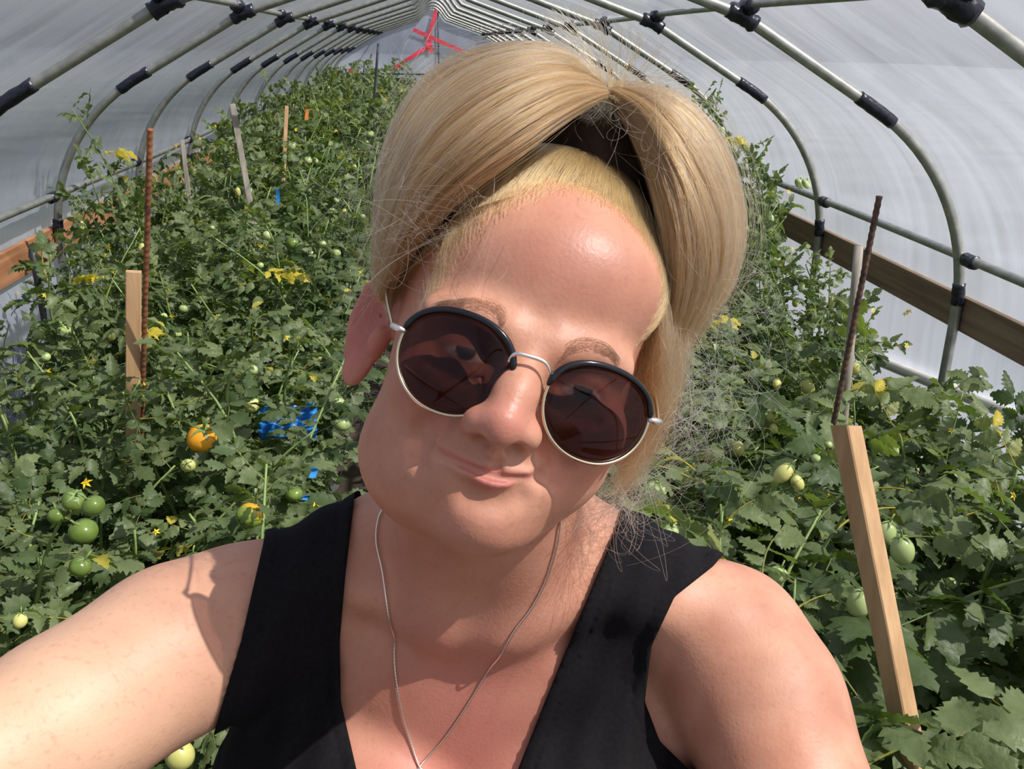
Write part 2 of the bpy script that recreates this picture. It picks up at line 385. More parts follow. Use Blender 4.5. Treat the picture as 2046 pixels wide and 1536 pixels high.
stake(at(267, 542, 2.3), at(266, 822, 2.42), 0.036, 0.024, M['new_wood'], 'flat brown wooden stake directly left of the rusty ribbed bar', yaw=0.25)
pole(at(64, 498, 3.1), at(82, 602, 3.2), 0.011, M['dark_metal'], 'short dark grey pole leaning in front of the reddish board on the left')
stake(at(464, 208, 4.2), at(490, 352, 4.25), 0.026, 0.026, M['grey_wood'], 'tall pale weathered stake leaning slightly among the plants of the left bed', yaw=0.2)
stake(at(364, 280, 4.0), at(373, 355, 4.05), 0.018, 0.02, M['grey_wood'], 'short thin weathered stake to the left of the tall pale weathered stake', yaw=0.2)
pole(at(756, 87, 9.0), at(748, 190, 9.1), 0.012, M['dark_metal'], 'tall thin dark pole far down the left bed before the end wall')
pole(at(728, 128, 9.6), at(727, 200, 9.7), 0.010, M['dark_metal'], 'short thin dark pole just left of the tall dark pole far away')
rebar(at(1757, 392, 1.95), at(1670, 824, 2.15), 0.0062, M['dark_rust'], 'dark rusty ribbed bar leaning in the right bed above the pale stake')
pole(at(1716, 492, 2.6), at(1703, 640, 2.65), 0.0125, M['grey_wood'], 'pale round pole behind the leaning dark rusty bar, right bed')
stake(at(1690, 850, 1.42), at(1786, 1335, 1.46), 0.033, 0.033, M['new_wood'], 'pale square wooden stake leaning in the right bed beside plum tomatoes', yaw=0.5, tilt_top=0.15)
stake(at(573, 212, 5.6), at(572, 235, 5.6), 0.02, 0.02, M['new_wood'], 'small tan wooden stake beside the orange ribbon in the far left bed')
def ribbon(px, py, depth, L, wd, m, label, name='ribbon_tag', cat='ribbon', sway=0.2):
    p = at(px, py, depth); V = []
    for i, t in enumerate(np.linspace(0, 1, 7)):
        c = np.array([sway*wd*math.sin(t*5), 0.3*wd*math.sin(t*4), -L*t])
        for e in (-0.0008, 0.0008): V += [c+[-wd/2, e, 0], c+[wd/2, e, 0]]
    F = []
    for i in range(6):
        q = i*4; F += [[q, q+1, q+5, q+4], [q+2, q+6, q+7, q+3], [q, q+4, q+6, q+2], [q+1, q+3, q+7, q+5]]
    F += [[0, 2, 3, 1], [24, 25, 27, 26]]
    o = mesh_obj(name, V, F, m, smooth=False); o.location = p; tag(o, label, cat); return o
ribbon(612, 208, 5.5, 0.09, 0.02, M['orange_ribbon'], 'small orange ribbon hanging among the far left plants')

# ------------------------------------------------------------------ tomato plants
def leaf_mat(name, dark, light, yellow, trans=0.35):
    m = mat(name, dark, 0.48, 0.0, 0.4); b = bsdf(m)
    a = N(m, 'ShaderNodeAttribute'); a.attribute_name = 'tint'
    cr = N(m, 'ShaderNodeValToRGB'); e = cr.color_ramp.elements
    e[0].position = 0.0; e[0].color = (*dark, 1); e[1].position = 0.8; e[1].color = (*light, 1)
    e2 = e.new(0.97); e2.color = (*yellow, 1)
    LK(m, a.outputs['Fac'], cr.inputs[0])
    tc = N(m, 'ShaderNodeTexCoord'); nz = N(m, 'ShaderNodeTexNoise'); nz.inputs['Scale'].default_value = 55; nz.inputs['Detail'].default_value = 3
    LK(m, tc.outputs['Object'], nz.inputs['Vector'])
    bp = N(m, 'ShaderNodeBump'); bp.inputs['Strength'].default_value = 0.5; bp.inputs['Distance'].default_value = 0.006
    LK(m, nz.outputs[0], bp.inputs['Height']); LK(m, bp.outputs[0], b.inputs['Normal'])
    LK(m, cr.outputs[0], b.inputs['Base Color'])
    tl = N(m, 'ShaderNodeBsdfTranslucent'); hs = N(m, 'ShaderNodeMixRGB', blend_type='MULTIPLY'); hs.inputs[0].default_value = 1.0; hs.inputs[2].default_value = (1.5, 1.7, 0.5, 1)
    LK(m, cr.outputs[0], hs.inputs[1]); LK(m, hs.outputs[0], tl.inputs[0])
    mx = N(m, 'ShaderNodeMixShader'); mx.inputs[0].default_value = trans
    LK(m, b.outputs[0], mx.inputs[1]); LK(m, tl.outputs[0], mx.inputs[2]); LK(m, mx.outputs[0], m.node_tree.nodes['Material Output'].inputs[0])
    return m
M['leaf'] = leaf_mat('tomato_leaf', (0.066, 0.108, 0.036), (0.195, 0.240, 0.102), (0.55, 0.45, 0.05))
M['stem'] = noisy(mat('tomato_stem', (0.2, 0.3, 0.08), 0.55), (0.16, 0.24, 0.07), (0.26, 0.36, 0.11), 20)
M['green_fruit'] = noisy(mat('green_tomato', (0.2, 0.3, 0.06), 0.22), (0.11, 0.18, 0.035), (0.20, 0.28, 0.06), 14)
M['pale_fruit'] = noisy(mat('pale_green_tomato', (0.4, 0.5, 0.2), 0.25), (0.36, 0.46, 0.17), (0.48, 0.55, 0.24), 14)
M['orange_fruit'] = noisy(mat('orange_tomato', (0.8, 0.3, 0.02), 0.2), (0.85, 0.33, 0.015), (0.90, 0.42, 0.03), 10)
M['yellow_fruit'] = noisy(mat('pale_yellow_fruit', (0.6, 0.6, 0.2), 0.3), (0.55, 0.55, 0.16), (0.68, 0.64, 0.22), 14)
m = mat('turning_tomato', (0.5, 0.3, 0.03), 0.2)          # orange at the blossom side, still green round the stem
tc = N(m, 'ShaderNodeTexCoord'); sx_ = N(m, 'ShaderNodeSeparateXYZ'); cr = N(m, 'ShaderNodeValToRGB')
ad = N(m, 'ShaderNodeMath', operation='MULTIPLY_ADD'); ad.inputs[1].default_value = 1.0; nz = N(m, 'ShaderNodeTexNoise'); nz.inputs['Scale'].default_value = 3.0
LK(m, tc.outputs['Generated'], sx_.inputs[0]); LK(m, sx_.outputs[2], ad.inputs[0]); LK(m, tc.outputs['Generated'], nz.inputs['Vector'])
sc_ = N(m, 'ShaderNodeMath', operation='MULTIPLY'); sc_.inputs[1].default_value = 0.35; LK(m, nz.outputs[0], sc_.inputs[0]); LK(m, sc_.outputs[0], ad.inputs[2])
LK(m, ad.outputs[0], cr.inputs[0]); e = cr.color_ramp.elements; e[0].position = 0.42; e[0].color = (0.85, 0.33, 0.01, 1); e[1].position = 0.80; e[1].color = (0.20, 0.28, 0.04, 1)
e2 = e.new(0.6); e2.color = (0.55, 0.36, 0.02, 1)
LK(m, cr.outputs[0], bsdf(m).inputs['Base Color']); M['turning_fruit'] = m
M['flower'] = mat('tomato_flower', (0.85, 0.62, 0.03), 0.5)

def leaflet(ns, seed):
    """one toothed, folded leaflet of unit length along x; base at the origin"""
    g = np.random.default_rng(seed)
    x = np.linspace(0, 1, ns); wd = 0.31*np.sin(np.pi*x**0.72)**0.8; wd[-1] = 0.0
    tooth = np.where(np.arange(ns) % 2 == 1, 1.16, 0.80); tooth[0] = 1
    V = []; fold = g.uniform(0.10, 0.5); dr = g.uniform(0.05, 0.55); tw = g.normal(0, 0.5); curl = g.uniform(-0.5, 1.0)
    for i in range(ns):
        zc = -dr*x[i]**2
        for s in (-1, -0.5, 0, 0.5, 1):
            y = s*wd[i]*(tooth[i] if abs(s) == 1 else 1.0)
            xx = x[i]+(0.035 if abs(s) == 1 and i % 2 else 0.0)
            z = zc+fold*abs(y)-curl*y*y*2.2+0.02*g.normal()+tw*y*x[i]
            V.append((xx, y, z))
    F = [[i*5+j, (i+1)*5+j, (i+1)*5+j+1, i*5+j+1] for i in range(ns-1) for j in range(4)]
    return np.array(V), np.array(F)
def frame(d, up):
    d = d/np.linalg.norm(d); y = np.cross(up, d); y /= np.linalg.norm(y)+1e-9; return np.stack([d, y, np.cross(d, y)], 1)
def compound(seed, ns):
    """a whole tomato leaf about 1 long along x: rachis, 3-4 pairs of leaflets and one at the tip"""
    g = np.random.default_rng(seed); Vs = []; Fs = []; n = 0; ts = []
    dr = g.uniform(0.15, 0.7); t = np.linspace(0, 1, 8)
    R = np.stack([t*0.8, 0.05*np.sin(t*g.uniform(2, 5)), -dr*0.5*t**2+0.1*t], 1)
    tv, tf = tube(R, np.linspace(0.011, 0.005, 8), 4, False)
    def put(V, F, tint):
        nonlocal n
        Vs.append(V); Fs.append(np.asarray(F)+n); n += len(V); ts.append(np.full(len(V), tint))
    base_t = g.uniform(0.1, 0.55)
    put(tv, tf, 0.72)
    pairs = 3+int(g.random() < 0.5)
    for k in range(pairs*2+1):
        if k == pairs*2: u, sd, L = 1.0, 0, g.uniform(0.36, 0.46)
        else:
            u = 0.22+0.74*(k//2)/(pairs-0.5)+g.normal(0, 0.02); sd = 1 if k % 2 else -1; L = g.uniform(0.22, 0.40)*(0.75+0.35*u)
        if g.random() < 0.04: continue
        p = np.array([np.interp(u, t, R[:, j]) for j in range(3)])
        dirv = np.array([1, 0, -0.4*dr]) if sd == 0 else np.array([0.55, sd*1.0, g.normal(-0.15, 0.3)])
        V, F = leaflet(ns, int(g.integers(1e6)))
        A = frame(dirv, np.array([g.normal(0, 0.3), g.normal(0, 0.3), 1.0]))
        put((V*L)@A.T+p, F, float(np.clip(base_t+g.normal(0, 0.12), 0, 0.85)))
    return np.concatenate(Vs), np.concatenate(Fs), np.concatenate(ts)
LEAVES = {ns: [compound(100+k, ns) for k in range(9)] for ns in (7, 11, 13)}
def grow(seed, h, spread, nst, leaf_len, ns, gap):
    """stems and foliage of one bushy plant about h tall, base at the origin"""
    g = np.random.default_rng(seed); sV = MB(); Vs = []; Fs = []; Ts = []; n = 0; tips = []
    for s in range(nst):
        a = 2*math.pi*(s+g.uniform(-0.3, 0.3))/nst; lean = spread*g.uniform(0.5, 1.1)
        hh = h*g.uniform(0.78, 1.0)
        k = [np.zeros(3), np.array([math.cos(a)*lean*0.35, math.sin(a)*lean*0.35, hh*0.4]), np.array([math.cos(a)*lean*0.8, math.sin(a)*lean*0.8, hh*0.8])+g.normal(0, 0.05, 3),
             np.array([math.cos(a+0.4)*lean*1.1, math.sin(a+0.4)*lean*1.1, hh])+g.normal(0, 0.05, 3)]
        P = spline(k, 16); sV.tube(P, np.linspace(0.0062, 0.0022, 16), 6); tips.append(P)
        L = np.r_[0, np.cumsum(np.linalg.norm(np.diff(P, axis=0), axis=1))]
        d = gap*2; phi = g.uniform(0, 6)
        while d < L[-1]:
            u = d/L[-1]; p = np.array([np.interp(d, L, P[:, j]) for j in range(3)])
            if u > 0.22 or g.random() < 0.3:
                phi += 2.4+g.normal(0, 0.4)
                el = g.normal(0.15, 0.35)+(0.5 if u > 0.9 else 0)
                dv = np.array([math.cos(phi)*math.cos(el), math.sin(phi)*math.cos(el), math.sin(el)])
                V, F, T = LEAVES[ns][g.integers(9)]
                A = frame(dv, np.array([g.normal(0, 0.25), g.normal(0, 0.25), 1.0]))
                sc = leaf_len*g.uniform(0.7, 1.15)*(0.55+0.45*min(1, (1-u)*4+0.3))
                Vs.append((V*sc)@A.T+p); Fs.append(F+n); n += len(V)
                t0 = g.normal(0, 0.10)+(0.12 if u > 0.85 else 0); Ts.append(np.clip(T+t0+(0.5 if g.random() < 0.004 else 0), 0, 1))
            d += gap*g.uniform(0.7, 1.3)
    return sV, np.concatenate(Vs), np.concatenate(Fs), np.concatenate(Ts), tips
def fruit_mesh(r, long=0.92, ribs=0.0):
    nu, nv = 20, 12; V = []
    for i in range(nv+1):
        th = math.pi*i/nv
        for j in range(nu):
            ph = 2*math.pi*j/nu; q = 1+ribs*math.cos(ph*5)*math.sin(th)
            z = math.cos(th)*long-(0.16*math.exp(-(th/0.35)**2) if long <= 1 else 0.03*math.exp(-(th/0.3)**2))
            V.append((math.sin(th)*math.cos(ph)*q*r, math.sin(th)*math.sin(ph)*q*r, z*r))
    F = [[i*nu+j, (i+1)*nu+j, (i+1)*nu+(j+1) % nu, i*nu+(j+1) % nu] for i in range(nv) for j in range(nu)]
    return V, F
def calyx_mesh(r, top):
    mb = MB(); mb.tube([(0, 0, top*r), (0.08*r, 0, top*r+0.5*r), (0.3*r, 0, top*r+0.9*r)], 0.06*r+0.001, 6)
    for k in range(5):
        a = k*2*math.pi/5; c, s = math.cos(a), math.sin(a); V = []
        for t, wd in ((0, 0.10), (0.3, 0.13), (0.6, 0.09), (0.85, 0.02)):
            for e in (-1, 1):
                rr = t*r; V.append((c*rr-s*e*wd*r, s*rr+c*e*wd*r, top*r+0.02*r-0.25*r*t*t+0.10*r*math.sin(t*4)))
        V2 = [(x, y, z-0.03*r) for x, y, z in V]
        F = [[0, 1, 3, 2], [2, 3, 5, 4], [4, 5, 7, 6], [10, 11, 9, 8], [12, 13, 11, 10], [14, 15, 13, 12]]
        mb.add(V+V2, F)
    return mb
FR = {}
def new_fruit(kind, r, parent, loc, rot, label=None):
    """tomato > calyx, sharing meshes between fruits of one kind"""
    long = {'plum': 1.3, 'pale': 0.95, 'green': 0.88, 'orange': 0.86, 'turning': 0.88, 'yellow': 1.1, 'paleplum': 1.3}[kind]
    mt = {'plum': 'pale_fruit', 'pale': 'pale_fruit', 'green': 'green_fruit', 'orange': 'orange_fruit', 'turning': 'turning_fruit', 'yellow': 'yellow_fruit', 'paleplum': 'yellow_fruit'}[kind]
    if kind not in FR:
        o = mesh_obj('tomato', *fruit_mesh(0.03, long, 0.03 if long < 1 else 0.0), M[mt], parent)
        c = calyx_mesh(0.03, long-0.15 if long < 1 else long-0.03).build('calyx', M['stem'], o); FR[kind] = (o, c)
    else:
        o0, c0 = FR[kind]; o = o0.copy(); col.objects.link(o); o.parent = parent; c = c0.copy(); col.objects.link(c); c.parent = o
    for k in ('label',):
        if k in o: del o[k]
    o.location = loc; o.rotation_euler = rot; o.scale = (r/0.03,)*3
    if label: o['label'] = label
    return o
def flower_mesh():
    mb = MB()
    for k in range(5):
        a = k*2*math.pi/5; c, s = math.cos(a), math.sin(a)
        V = [(0, 0, 0), (c*0.006-s*0.003, s*0.006+c*0.003, 0.002), (c*0.014, s*0.014, -0.003), (c*0.006+s*0.003, s*0.006-c*0.003, 0.002)]
        mb.add(V+[(x, y, z-0.0006) for x, y, z in V], [[0, 3, 2, 1], [4, 5, 6, 7]])
    mb.tube([(0, 0, 0), (0, 0, 0.009)], [0.0025, 0.0008], 6); return mb
FLW = []
def new_flower(parent, loc, rot, s=1.0):
    if not FLW: o = flower_mesh().build('flower', M['flower'], parent); FLW.append(o)
    else: o = FLW[0].copy(); col.objects.link(o); o.parent = parent
    o.location = loc; o.rotation_euler = rot; o.scale = (s,)*3; return o

PROTO = {}
def plant(kind, loc, rz, sc, label, group):
    root = empty('tomato_plant', loc, rz); root.scale = (sc[0], sc[0], sc[1]); tag(root, label, 'plant', group)
    if kind not in PROTO:
        if kind[0] == 'far': sV, V, F, T, tips = grow(kind[1]*7+1, 1.0, 0.28, 5, 0.17, 7, 0.044)
        elif kind[0] == 'near': sV, V, F, T, tips = grow(kind[1]*7+3, 1.0, 0.28, 6, 0.150, 11, 0.036)
        else: sV, V, F, T, tips = grow(kind[1]*7+5, 1.0, 0.26, 6, 0.27, 13, 0.062)
        st = sV.build('stems', M['stem'], root); fo = mesh_obj('foliage', V, F, M['leaf'], root, True, {'tint': T}); PROTO[kind] = (st, fo, tips)
    else:
        st0, fo0, tips = PROTO[kind]
        for q in (st0, fo0): c = q.copy(); col.objects.link(c); c.parent = root
    tips = PROTO[kind][2]; g = np.random.default_rng(int(abs(loc[0]*977+loc[1]*131)))
    far = loc[1] > 6.5
    for k in range(2 if far else 4):
        P = tips[g.integers(len(tips))]; p = P[g.integers(9, 14)]+np.r_[g.normal(0, 0.05, 2), -0.04]
        kd = g.choice(['pale', 'green', 'pale', 'yellow']) if loc[0] < 0.3 else g.choice(['plum', 'pale', 'paleplum'])
        new_fruit(str(kd), g.uniform(0.012, 0.024), root, p, (g.normal(0, 0.4), g.normal(0, 0.4), 0))
    for k in range(0 if far else 1):
        P = tips[g.integers(len(tips))]; new_flower(root, P[g.integers(12, 16)]+np.r_[g.normal(0, 0.04, 2), 0.03], (g.normal(0, 0.8), g.normal(0, 0.8), 0), 0.8)
    return root
ROWS = [(-1.20, 'row along the left wall', 'plants in the left bed'), (-0.88, 'middle row of the left bed', 'plants in the left bed'), (-0.50, 'inner row of the left bed', 'plants in the left bed'),
        (0.66, 'inner row of the right bed', 'plants in the right bed'), (1.04, 'middle row of the right bed', 'plants in the right bed'), (1.39, 'row along the right wall', 'plants in the right bed')]
def height(x, y):
    if x < 0.3: return np.interp(y, [1, 2, 3, 4.2, 6, 9, 16], [0.98, 1.00, 1.06, 1.20, 1.33, 1.42, 1.42])+(0.06 if x < -1.2 and y > 3.4 else 0)
    return np.interp(y, [0.8, 1.5, 2.2, 3.2, 4.2, 5, 16], [0.90, 0.97, 0.95, 1.00, 1.42, 1.45, 1.42])
PLANTS = []
for ri, (rx, rname, grp) in enumerate(ROWS):
    y = 1.10+0.17*(ri % 3); k = 0
    if rx > 0: y -= 0.18
    g = np.random.default_rng(70+ri)
    if ri == 3: y = 0.80
    while y < YEND-0.4:
        jx = g.normal(0, 0.05); x = rx+(abs(jx)*(1 if rx < 0 else -1) if ri in (0, 5) else jx); yy = y+g.normal(0, 0.04); h = float(height(x, yy))*g.uniform(0.95, 1.04)
        kind = ('far', int(g.integers(5))) if y > 4.5 else (('near', int(g.integers(4))) if rx < 0 or y > 2.6 else ('big', int(g.integers(4))))
        lab = f'tomato plant in the {rname}, {ORD[k]} from the camera' if k < 10 else f'distant tomato plant far down the {rname}, towards the end wall'
        PLANTS.append(plant(kind, (x, yy, 0.0), g.uniform(0, 6.28), (float(g.uniform(0.95, 1.15))*(0.72 if ri in (0, 5) else 1.0), h), lab, grp))
        y += (0.42 if y < 4 else 0.5 if y < 8 else 0.75); k += 1

EXTRA = [(1.36, 4.25, 1.42, 'tall tomato plant climbing the right wall pipe beside the hair'), (1.30, 4.75, 1.48, 'tallest tomato plant of the right wall, just behind the one climbing the wall pipe'),
         (1.40, 3.30, 1.00, 'tomato plant against the tan board behind the leaning dark bar'), (-1.18, 4.05, 1.34, 'tall tomato plant reaching up the second visible hoop of the left wall'), (-1.16, 3.35, 1.12, 'tomato plant in front of the reddish board by the short dark pole')]
for i, (ex, ey, eh, lab) in enumerate(EXTRA):
    PLANTS.append(plant(('near', i % 4), (ex, ey, 0.0), 1.3*i, (0.85, eh), lab, 'plants in the right bed' if ex > 0 else 'plants in the left bed'))

# the fruits and flowers that stand out: hung at the surface of the foliage
bpy.context.view_layer.update()
DG = bpy.context.evaluated_depsgraph_get()
def surface(px, py, back=0.0, skip=('stake', 'rebar', 'pole')):
    d = ray(px, py); L = np.linalg.norm(d); o = EYE+d*0.5
    for _ in range(6):
        ok, p, nrm, i, ob, mt = S.ray_cast(DG, Vector(o), Vector(d/L))
        if ok and any(k in ob.name for k in skip): o = np.array(p)+d/L*0.003; continue
        break
    dep = ((np.array(p)-EYE)@AF) if ok else 2.0
    return dep
def nearest_plant(p): return min(PLANTS, key=lambda o: (o.location.x-p[0])**2+(o.location.y-p[1])**2)
def hang(kind, px, py, rpx, label=None, tilt=(0.3, 0.2), dmax=9.0, push=0.0):
    dep = min(min(surface(px+a*rpx, py+b*rpx) for a, b in ((0, 0), (-.7, 0), (.7, 0), (0, -.7), (0, .7), (.5, .5), (-.5, .5))), dmax)-0.012+push
    r = rpx*dep/FPX; p = at(px, py, dep+r*0.5); q = nearest_plant(p)
    inv = q.matrix_world.inverted(); lp = inv @ Vector(p)
    if kind == 'flower': o = new_flower(q, lp, (tilt[0], tilt[1], 0), r/0.019)
    else: o = new_fruit(kind, r, q, lp, (tilt[0], tilt[1], px*0.1), label)
    s = q.scale; o.scale = (o.scale[0]/s[0], o.scale[1]/s[1], o.scale[2]/s[2]); return o
hang('orange', 406, 876, 33, 'ripe orange tomato', (0.3, 0.1), push=0.01)
hang('turning', 500, 1030, 29, 'tomato turning from green to orange', (1.9, 0.35), push=-0.03)
hang('yellow', 376, 930, 15, 'small yellow fruit', (0.7, 0.5))
for px, py, r in ((166, 1062, 29), (186, 1010, 23), (148, 1000, 24), (160, 1132, 22), (112, 1030, 17)): hang('green', px, py, r, 'green tomato', (0.6, 0.2))
for px, py, r in ((78, 667, 12), (366, 617, 9), (92, 713, 9), (725, 433, 6), (672, 400, 6), (645, 487, 7), (616, 320, 8), (630, 321, 7), (584, 292, 9), (520, 530, 7), (424, 455, 5), (740, 268, 7), (750, 232, 6)): hang('pale', px, py, r)
for px, py, r in ((223, 672, 8), (627, 470, 6), (40, 1240, 14)): hang('yellow', px, py, r)
for px, py, r in ((1803, 1100, 24), (1768, 1066, 21), (1716, 1206, 24)): hang('plum', px, py, r, 'pale green plum tomato', (0.15, 0.1))
for px, py, r in ((1336, 1062, 20), (1630, 915, 9), (1655, 888, 8)): hang('pale', px, py, r)
for px, py, r in ((1565, 946, 17), (1593, 964, 13), (1541, 832, 9), (1552, 766, 9), (1476, 896, 12), (1545, 855, 9), (1450, 573, 7)): hang('paleplum', px, py, r, None, (0.3, 0.4))
for px, py, r in ((1597, 367, 10), (1610, 367, 9)): hang('pale', px, py, r)
for px, py, r in ((1815, 622, 11), (1808, 627, 9), (2025, 990, 12), (1900, 860, 10), (1745, 620, 8), (352, 293, 9), (210, 510, 7), (225, 545, 9), (205, 555, 8), (88, 590, 8), (36, 585, 7), (312, 1062, 12), (310, 1100, 8), (620, 640, 6), (1812, 690, 9)): hang('flower', px, py, r, None, (0.8, 0.3))
dp = surface(578, 832)
mb = MB(); g = np.random.default_rng(3)
c = at(575, 842, dp+0.16)                                   # crumpled blue sheet lying under the leaves
nx = 16; V = []
for i in range(nx):
    for j in range(nx):
        u, v = i/(nx-1)-0.5, j/(nx-1)-0.5
        V.append(c+AR*u*0.16+np.array([0, 0.6, 0.8])*v*0.09+np.array([0, -0.7, 0.7])*(0.012*math.sin(u*19)+0.012*math.sin(v*23+u*7)+g.normal(0, 0.003)))
F = [[i*nx+j, (i+1)*nx+j, (i+1)*nx+j+1, i*nx+j+1] for i in range(nx-1) for j in range(nx-1)]
def thick(V, F, t, d=(0, -0.7, 0.7)):
    V = np.asarray(V); n = len(V); d = np.array(d)*t
    ed = {}
    for f in F:
        for a, b in zip(f, list(f[1:])+[f[0]]): ed[(a, b)] = 1
    side = [[b, a, a+n, b+n] for (a, b) in ed if (b, a) not in ed]
    return np.concatenate([V, V-d]), list(F)+[[i+n for i in f[::-1]] for f in F]+side
o = mesh_obj('plastic_sheet', *thick(V, F, 0.003), M['blue_plastic']); tag(o, 'crumpled blue plastic sheet showing between the leaves left of the face', 'sheet')
ribbon(553, 378, surface(550, 400)-0.02, 0.09, 0.016, M['blue_plastic'], 'narrow blue plant tag hanging in the left bed above the face-side leaves', 'plant_tag', 'tag')
ribbon(626, 935, surface(628, 950)-0.02, 0.018, 0.012, M['blue_plastic'], 'small blue plastic scrap low in the leaves beside the jaw', 'plastic_scrap', 'scrap')
ribbon(612, 990, surface(612, 998)-0.02, 0.010, 0.016, M['blue_plastic'], 'lowest small blue plastic scrap just above the black strap', 'plastic_scrap', 'scrap')

# ------------------------------------------------------------------ the woman
def rot_head(y, x, z):
    c, s = math.cos(y), math.sin(y); Ry = np.array([[c, 0, s], [0, 1, 0], [-s, 0, c]])
    c, s = math.cos(x), math.sin(x); Rx = np.array([[1, 0, 0], [0, c, -s], [0, s, c]])
    c, s = math.cos(z), math.sin(z); Rz = np.array([[c, -s, 0], [s, c, 0], [0, 0, 1]])
    return Rz@Rx@Ry
HR = rot_head(math.radians(5.0), 0.0, math.radians(-16.8)); HT = np.array([0.0005, 0.0115, -0.5735])   # head pose in the camera frame
def h2c(P): return np.asarray(P, float)@HR.T+HT
def h2w(P): return to_world(h2c(P))
def loc(px, py, z):
    d = np.array([(px-CX)/FPX, -(py-CY)/FPX, -1.0]); a = HR.T@d; b = HR.T@HT
    return (z+b[2])/a[2]*a-b
UPC = np.array([AR[2], AU[2], -AF[2]]); FWC = np.array([0, -UPC[2], UPC[1]]); RTC = np.cross(UPC, FWC)
FWC /= np.linalg.norm(FWC); RTC /= np.linalg.norm(RTC)
TO = np.array([-0.045, -0.160, -0.640]); TR = np.stack([RTC, UPC, FWC], 1)       # torso frame, origin at the pit of the neck
def t2c(P): return np.asarray(P, float)@TR.T+TO
def ell(P, c, r):
    q = P-np.array(c); r = np.array(r); k0 = np.linalg.norm(q/r, axis=1); k1 = np.linalg.norm(q/(r*r), axis=1)+1e-9
    return k0*(k0-1)/k1
def cap(P, a, b, ra, rb=None):
    rb = ra if rb is None else rb; a = np.array(a, float); b = np.array(b, float); d = b-a
    t = np.clip(((P-a)@d)/(d@d), 0, 1); return np.linalg.norm(P-a-t[:, None]*d, axis=1)-(ra+(rb-ra)*t)
def chain(P, pts, rs):
    rs = np.broadcast_to(rs, (len(pts),)); d = cap(P, pts[0], pts[1], rs[0], rs[1])
    for i in range(1, len(pts)-1): d = np.minimum(d, cap(P, pts[i], pts[i+1], rs[i], rs[i+1]))
    return d
def smin(a, b, k): h = np.clip(0.5+0.5*(b-a)/k, 0, 1); return b+(a-b)*h-k*h*(1-h)
def smax(a, b, k): return -smin(-a, -b, k)
mm = lambda *v: np.array(v)/1000.0
def head_base(p):
    d = ell(p, mm(0, 32, -18), mm(77, 97, 97))
    d = smin(d, ell(p, mm(-2, -28, 18), mm(68, 80, 66)), 0.020)
    d = smin(d, ell(p, mm(12, 56, 46), mm(52, 38, 36)), 0.020)
    d = smin(d, ell(p, mm(-37, -66, 18), mm(37, 35, 42)), 0.018)
    d = smin(d, ell(p, mm(31, -45, 20), mm(34, 27, 42)), 0.018)
    d = smin(d, ell(p, mm(-10, -80, 34), mm(42, 25, 42)), 0.020)
    d = smin(d, ell(p, mm(3, -86, 58), mm(25, 17, 25)), 0.016)
    d = smin(d, ell(p, mm(2, -85, 70), mm(15, 13, 15)), 0.014)
    d = smin(d, ell(p, mm(-3, -60, 64), mm(36, 26, 27)), 0.016)
    d = smin(d, ell(p, mm(-39, -25, 56), mm(27, 22, 25)), 0.014)
    d = smin(d, ell(p, mm(41, -23, 54), mm(26, 22, 25)), 0.014)
    d = smax(d, -ell(p, mm(-32, 0, 98), mm(21, 13, 20)), 0.014)          # eye sockets
    d = smax(d, -ell(p, mm(34, -2, 98), mm(20, 13, 20)), 0.014)
    d = smin(d, chain(p, [mm(-54, 16, 62), mm(-36, 19, 73), mm(-14, 15, 79)], mm(6, 7, 7)), 0.016)
    d = smin(d, chain(p, [mm(52, 14, 60), mm(36, 17, 72), mm(13, 14, 79)], mm(6, 7, 7)), 0.016)
    for c in (mm(-32, -2, 65), mm(33, -4, 65)):                           # eyes under half-closed lids
        d = smin(d, ell(p, c, mm(14.5, 13, 13.5)), 0.004)
        s = 1 if c[0] > 0 else -1
        d = smax(d, -chain(p, [c+mm(-13, -1, 12), c+mm(-6, 3.5, 15), c+mm(4, 4, 15), c+mm(13, 0, 10)], 0.0011), 0.004)
        d = smax(d, -chain(p, [c+mm(-14, -11, 11), c+mm(-3, -15, 15), c+mm(11, -13, 12)], 0.0004), 0.008)
    nose = smin(cap(p, mm(0, 10, 77), mm(-2, -14, 92), 0.0085, 0.0095), cap(p, mm(-2, -14, 91), mm(-5, -31, 102), 0.0095, 0.0110), 0.012)
    nose = smin(nose, ell(p, mm(-17, -34.5, 91.5), mm(8, 8, 11)), 0.0105)
    nose = smin(nose, ell(p, mm(10, -34, 91.5), mm(7.5, 8, 11)), 0.0105)
    nose = smin(nose, cap(p, mm(-5, -37, 103), mm(-3, -45, 94), 0.0055, 0.005), 0.006)
    d = smin(d, nose, 0.010)
    d = smax(d, -ell(p, mm(-12, -43, 99), mm(4.8, 3.2, 7)), 0.004)
    d = smax(d, -ell(p, mm(4.5, -42.5, 99), mm(4.4, 3.2, 7)), 0.004)
    return d
def on_face(px, py):
    """where the line of sight through a pixel meets the face, in head space"""
    d = HR.T@np.array([(px-CX)/FPX, -(py-CY)/FPX, -1.0]); d /= np.linalg.norm(d); o = -HR.T@HT; t = 0.40
    for _ in range(60):
        s = head_base((o+d*t)[None])[0]; t += 0.7*s
        if abs(s) < 5e-5: break
        if t > 0.66: return loc(px, py, 0.0)
    return o+d*t
MOUTH = spline([on_face(*q) for q in ((842, 881), (884, 907), (924, 927), (963, 943), (990, 952), (1021, 956), (1061, 957), (1086, 953))], 15)
FOLD_L = [on_face(*q) for q in ((884, 832), (850, 852), (832, 876), (829, 902), (838, 925))]
FOLD_R = [on_face(*q) for q in ((1094, 880), (1116, 906), (1124, 935), (1114, 964))]
CHINC = [on_face(*q) for q in ((940, 990), (975, 1001), (1012, 1003), (1040, 994))]
PHIL = [on_face(*q) for q in ((1000, 905), (993, 935))]
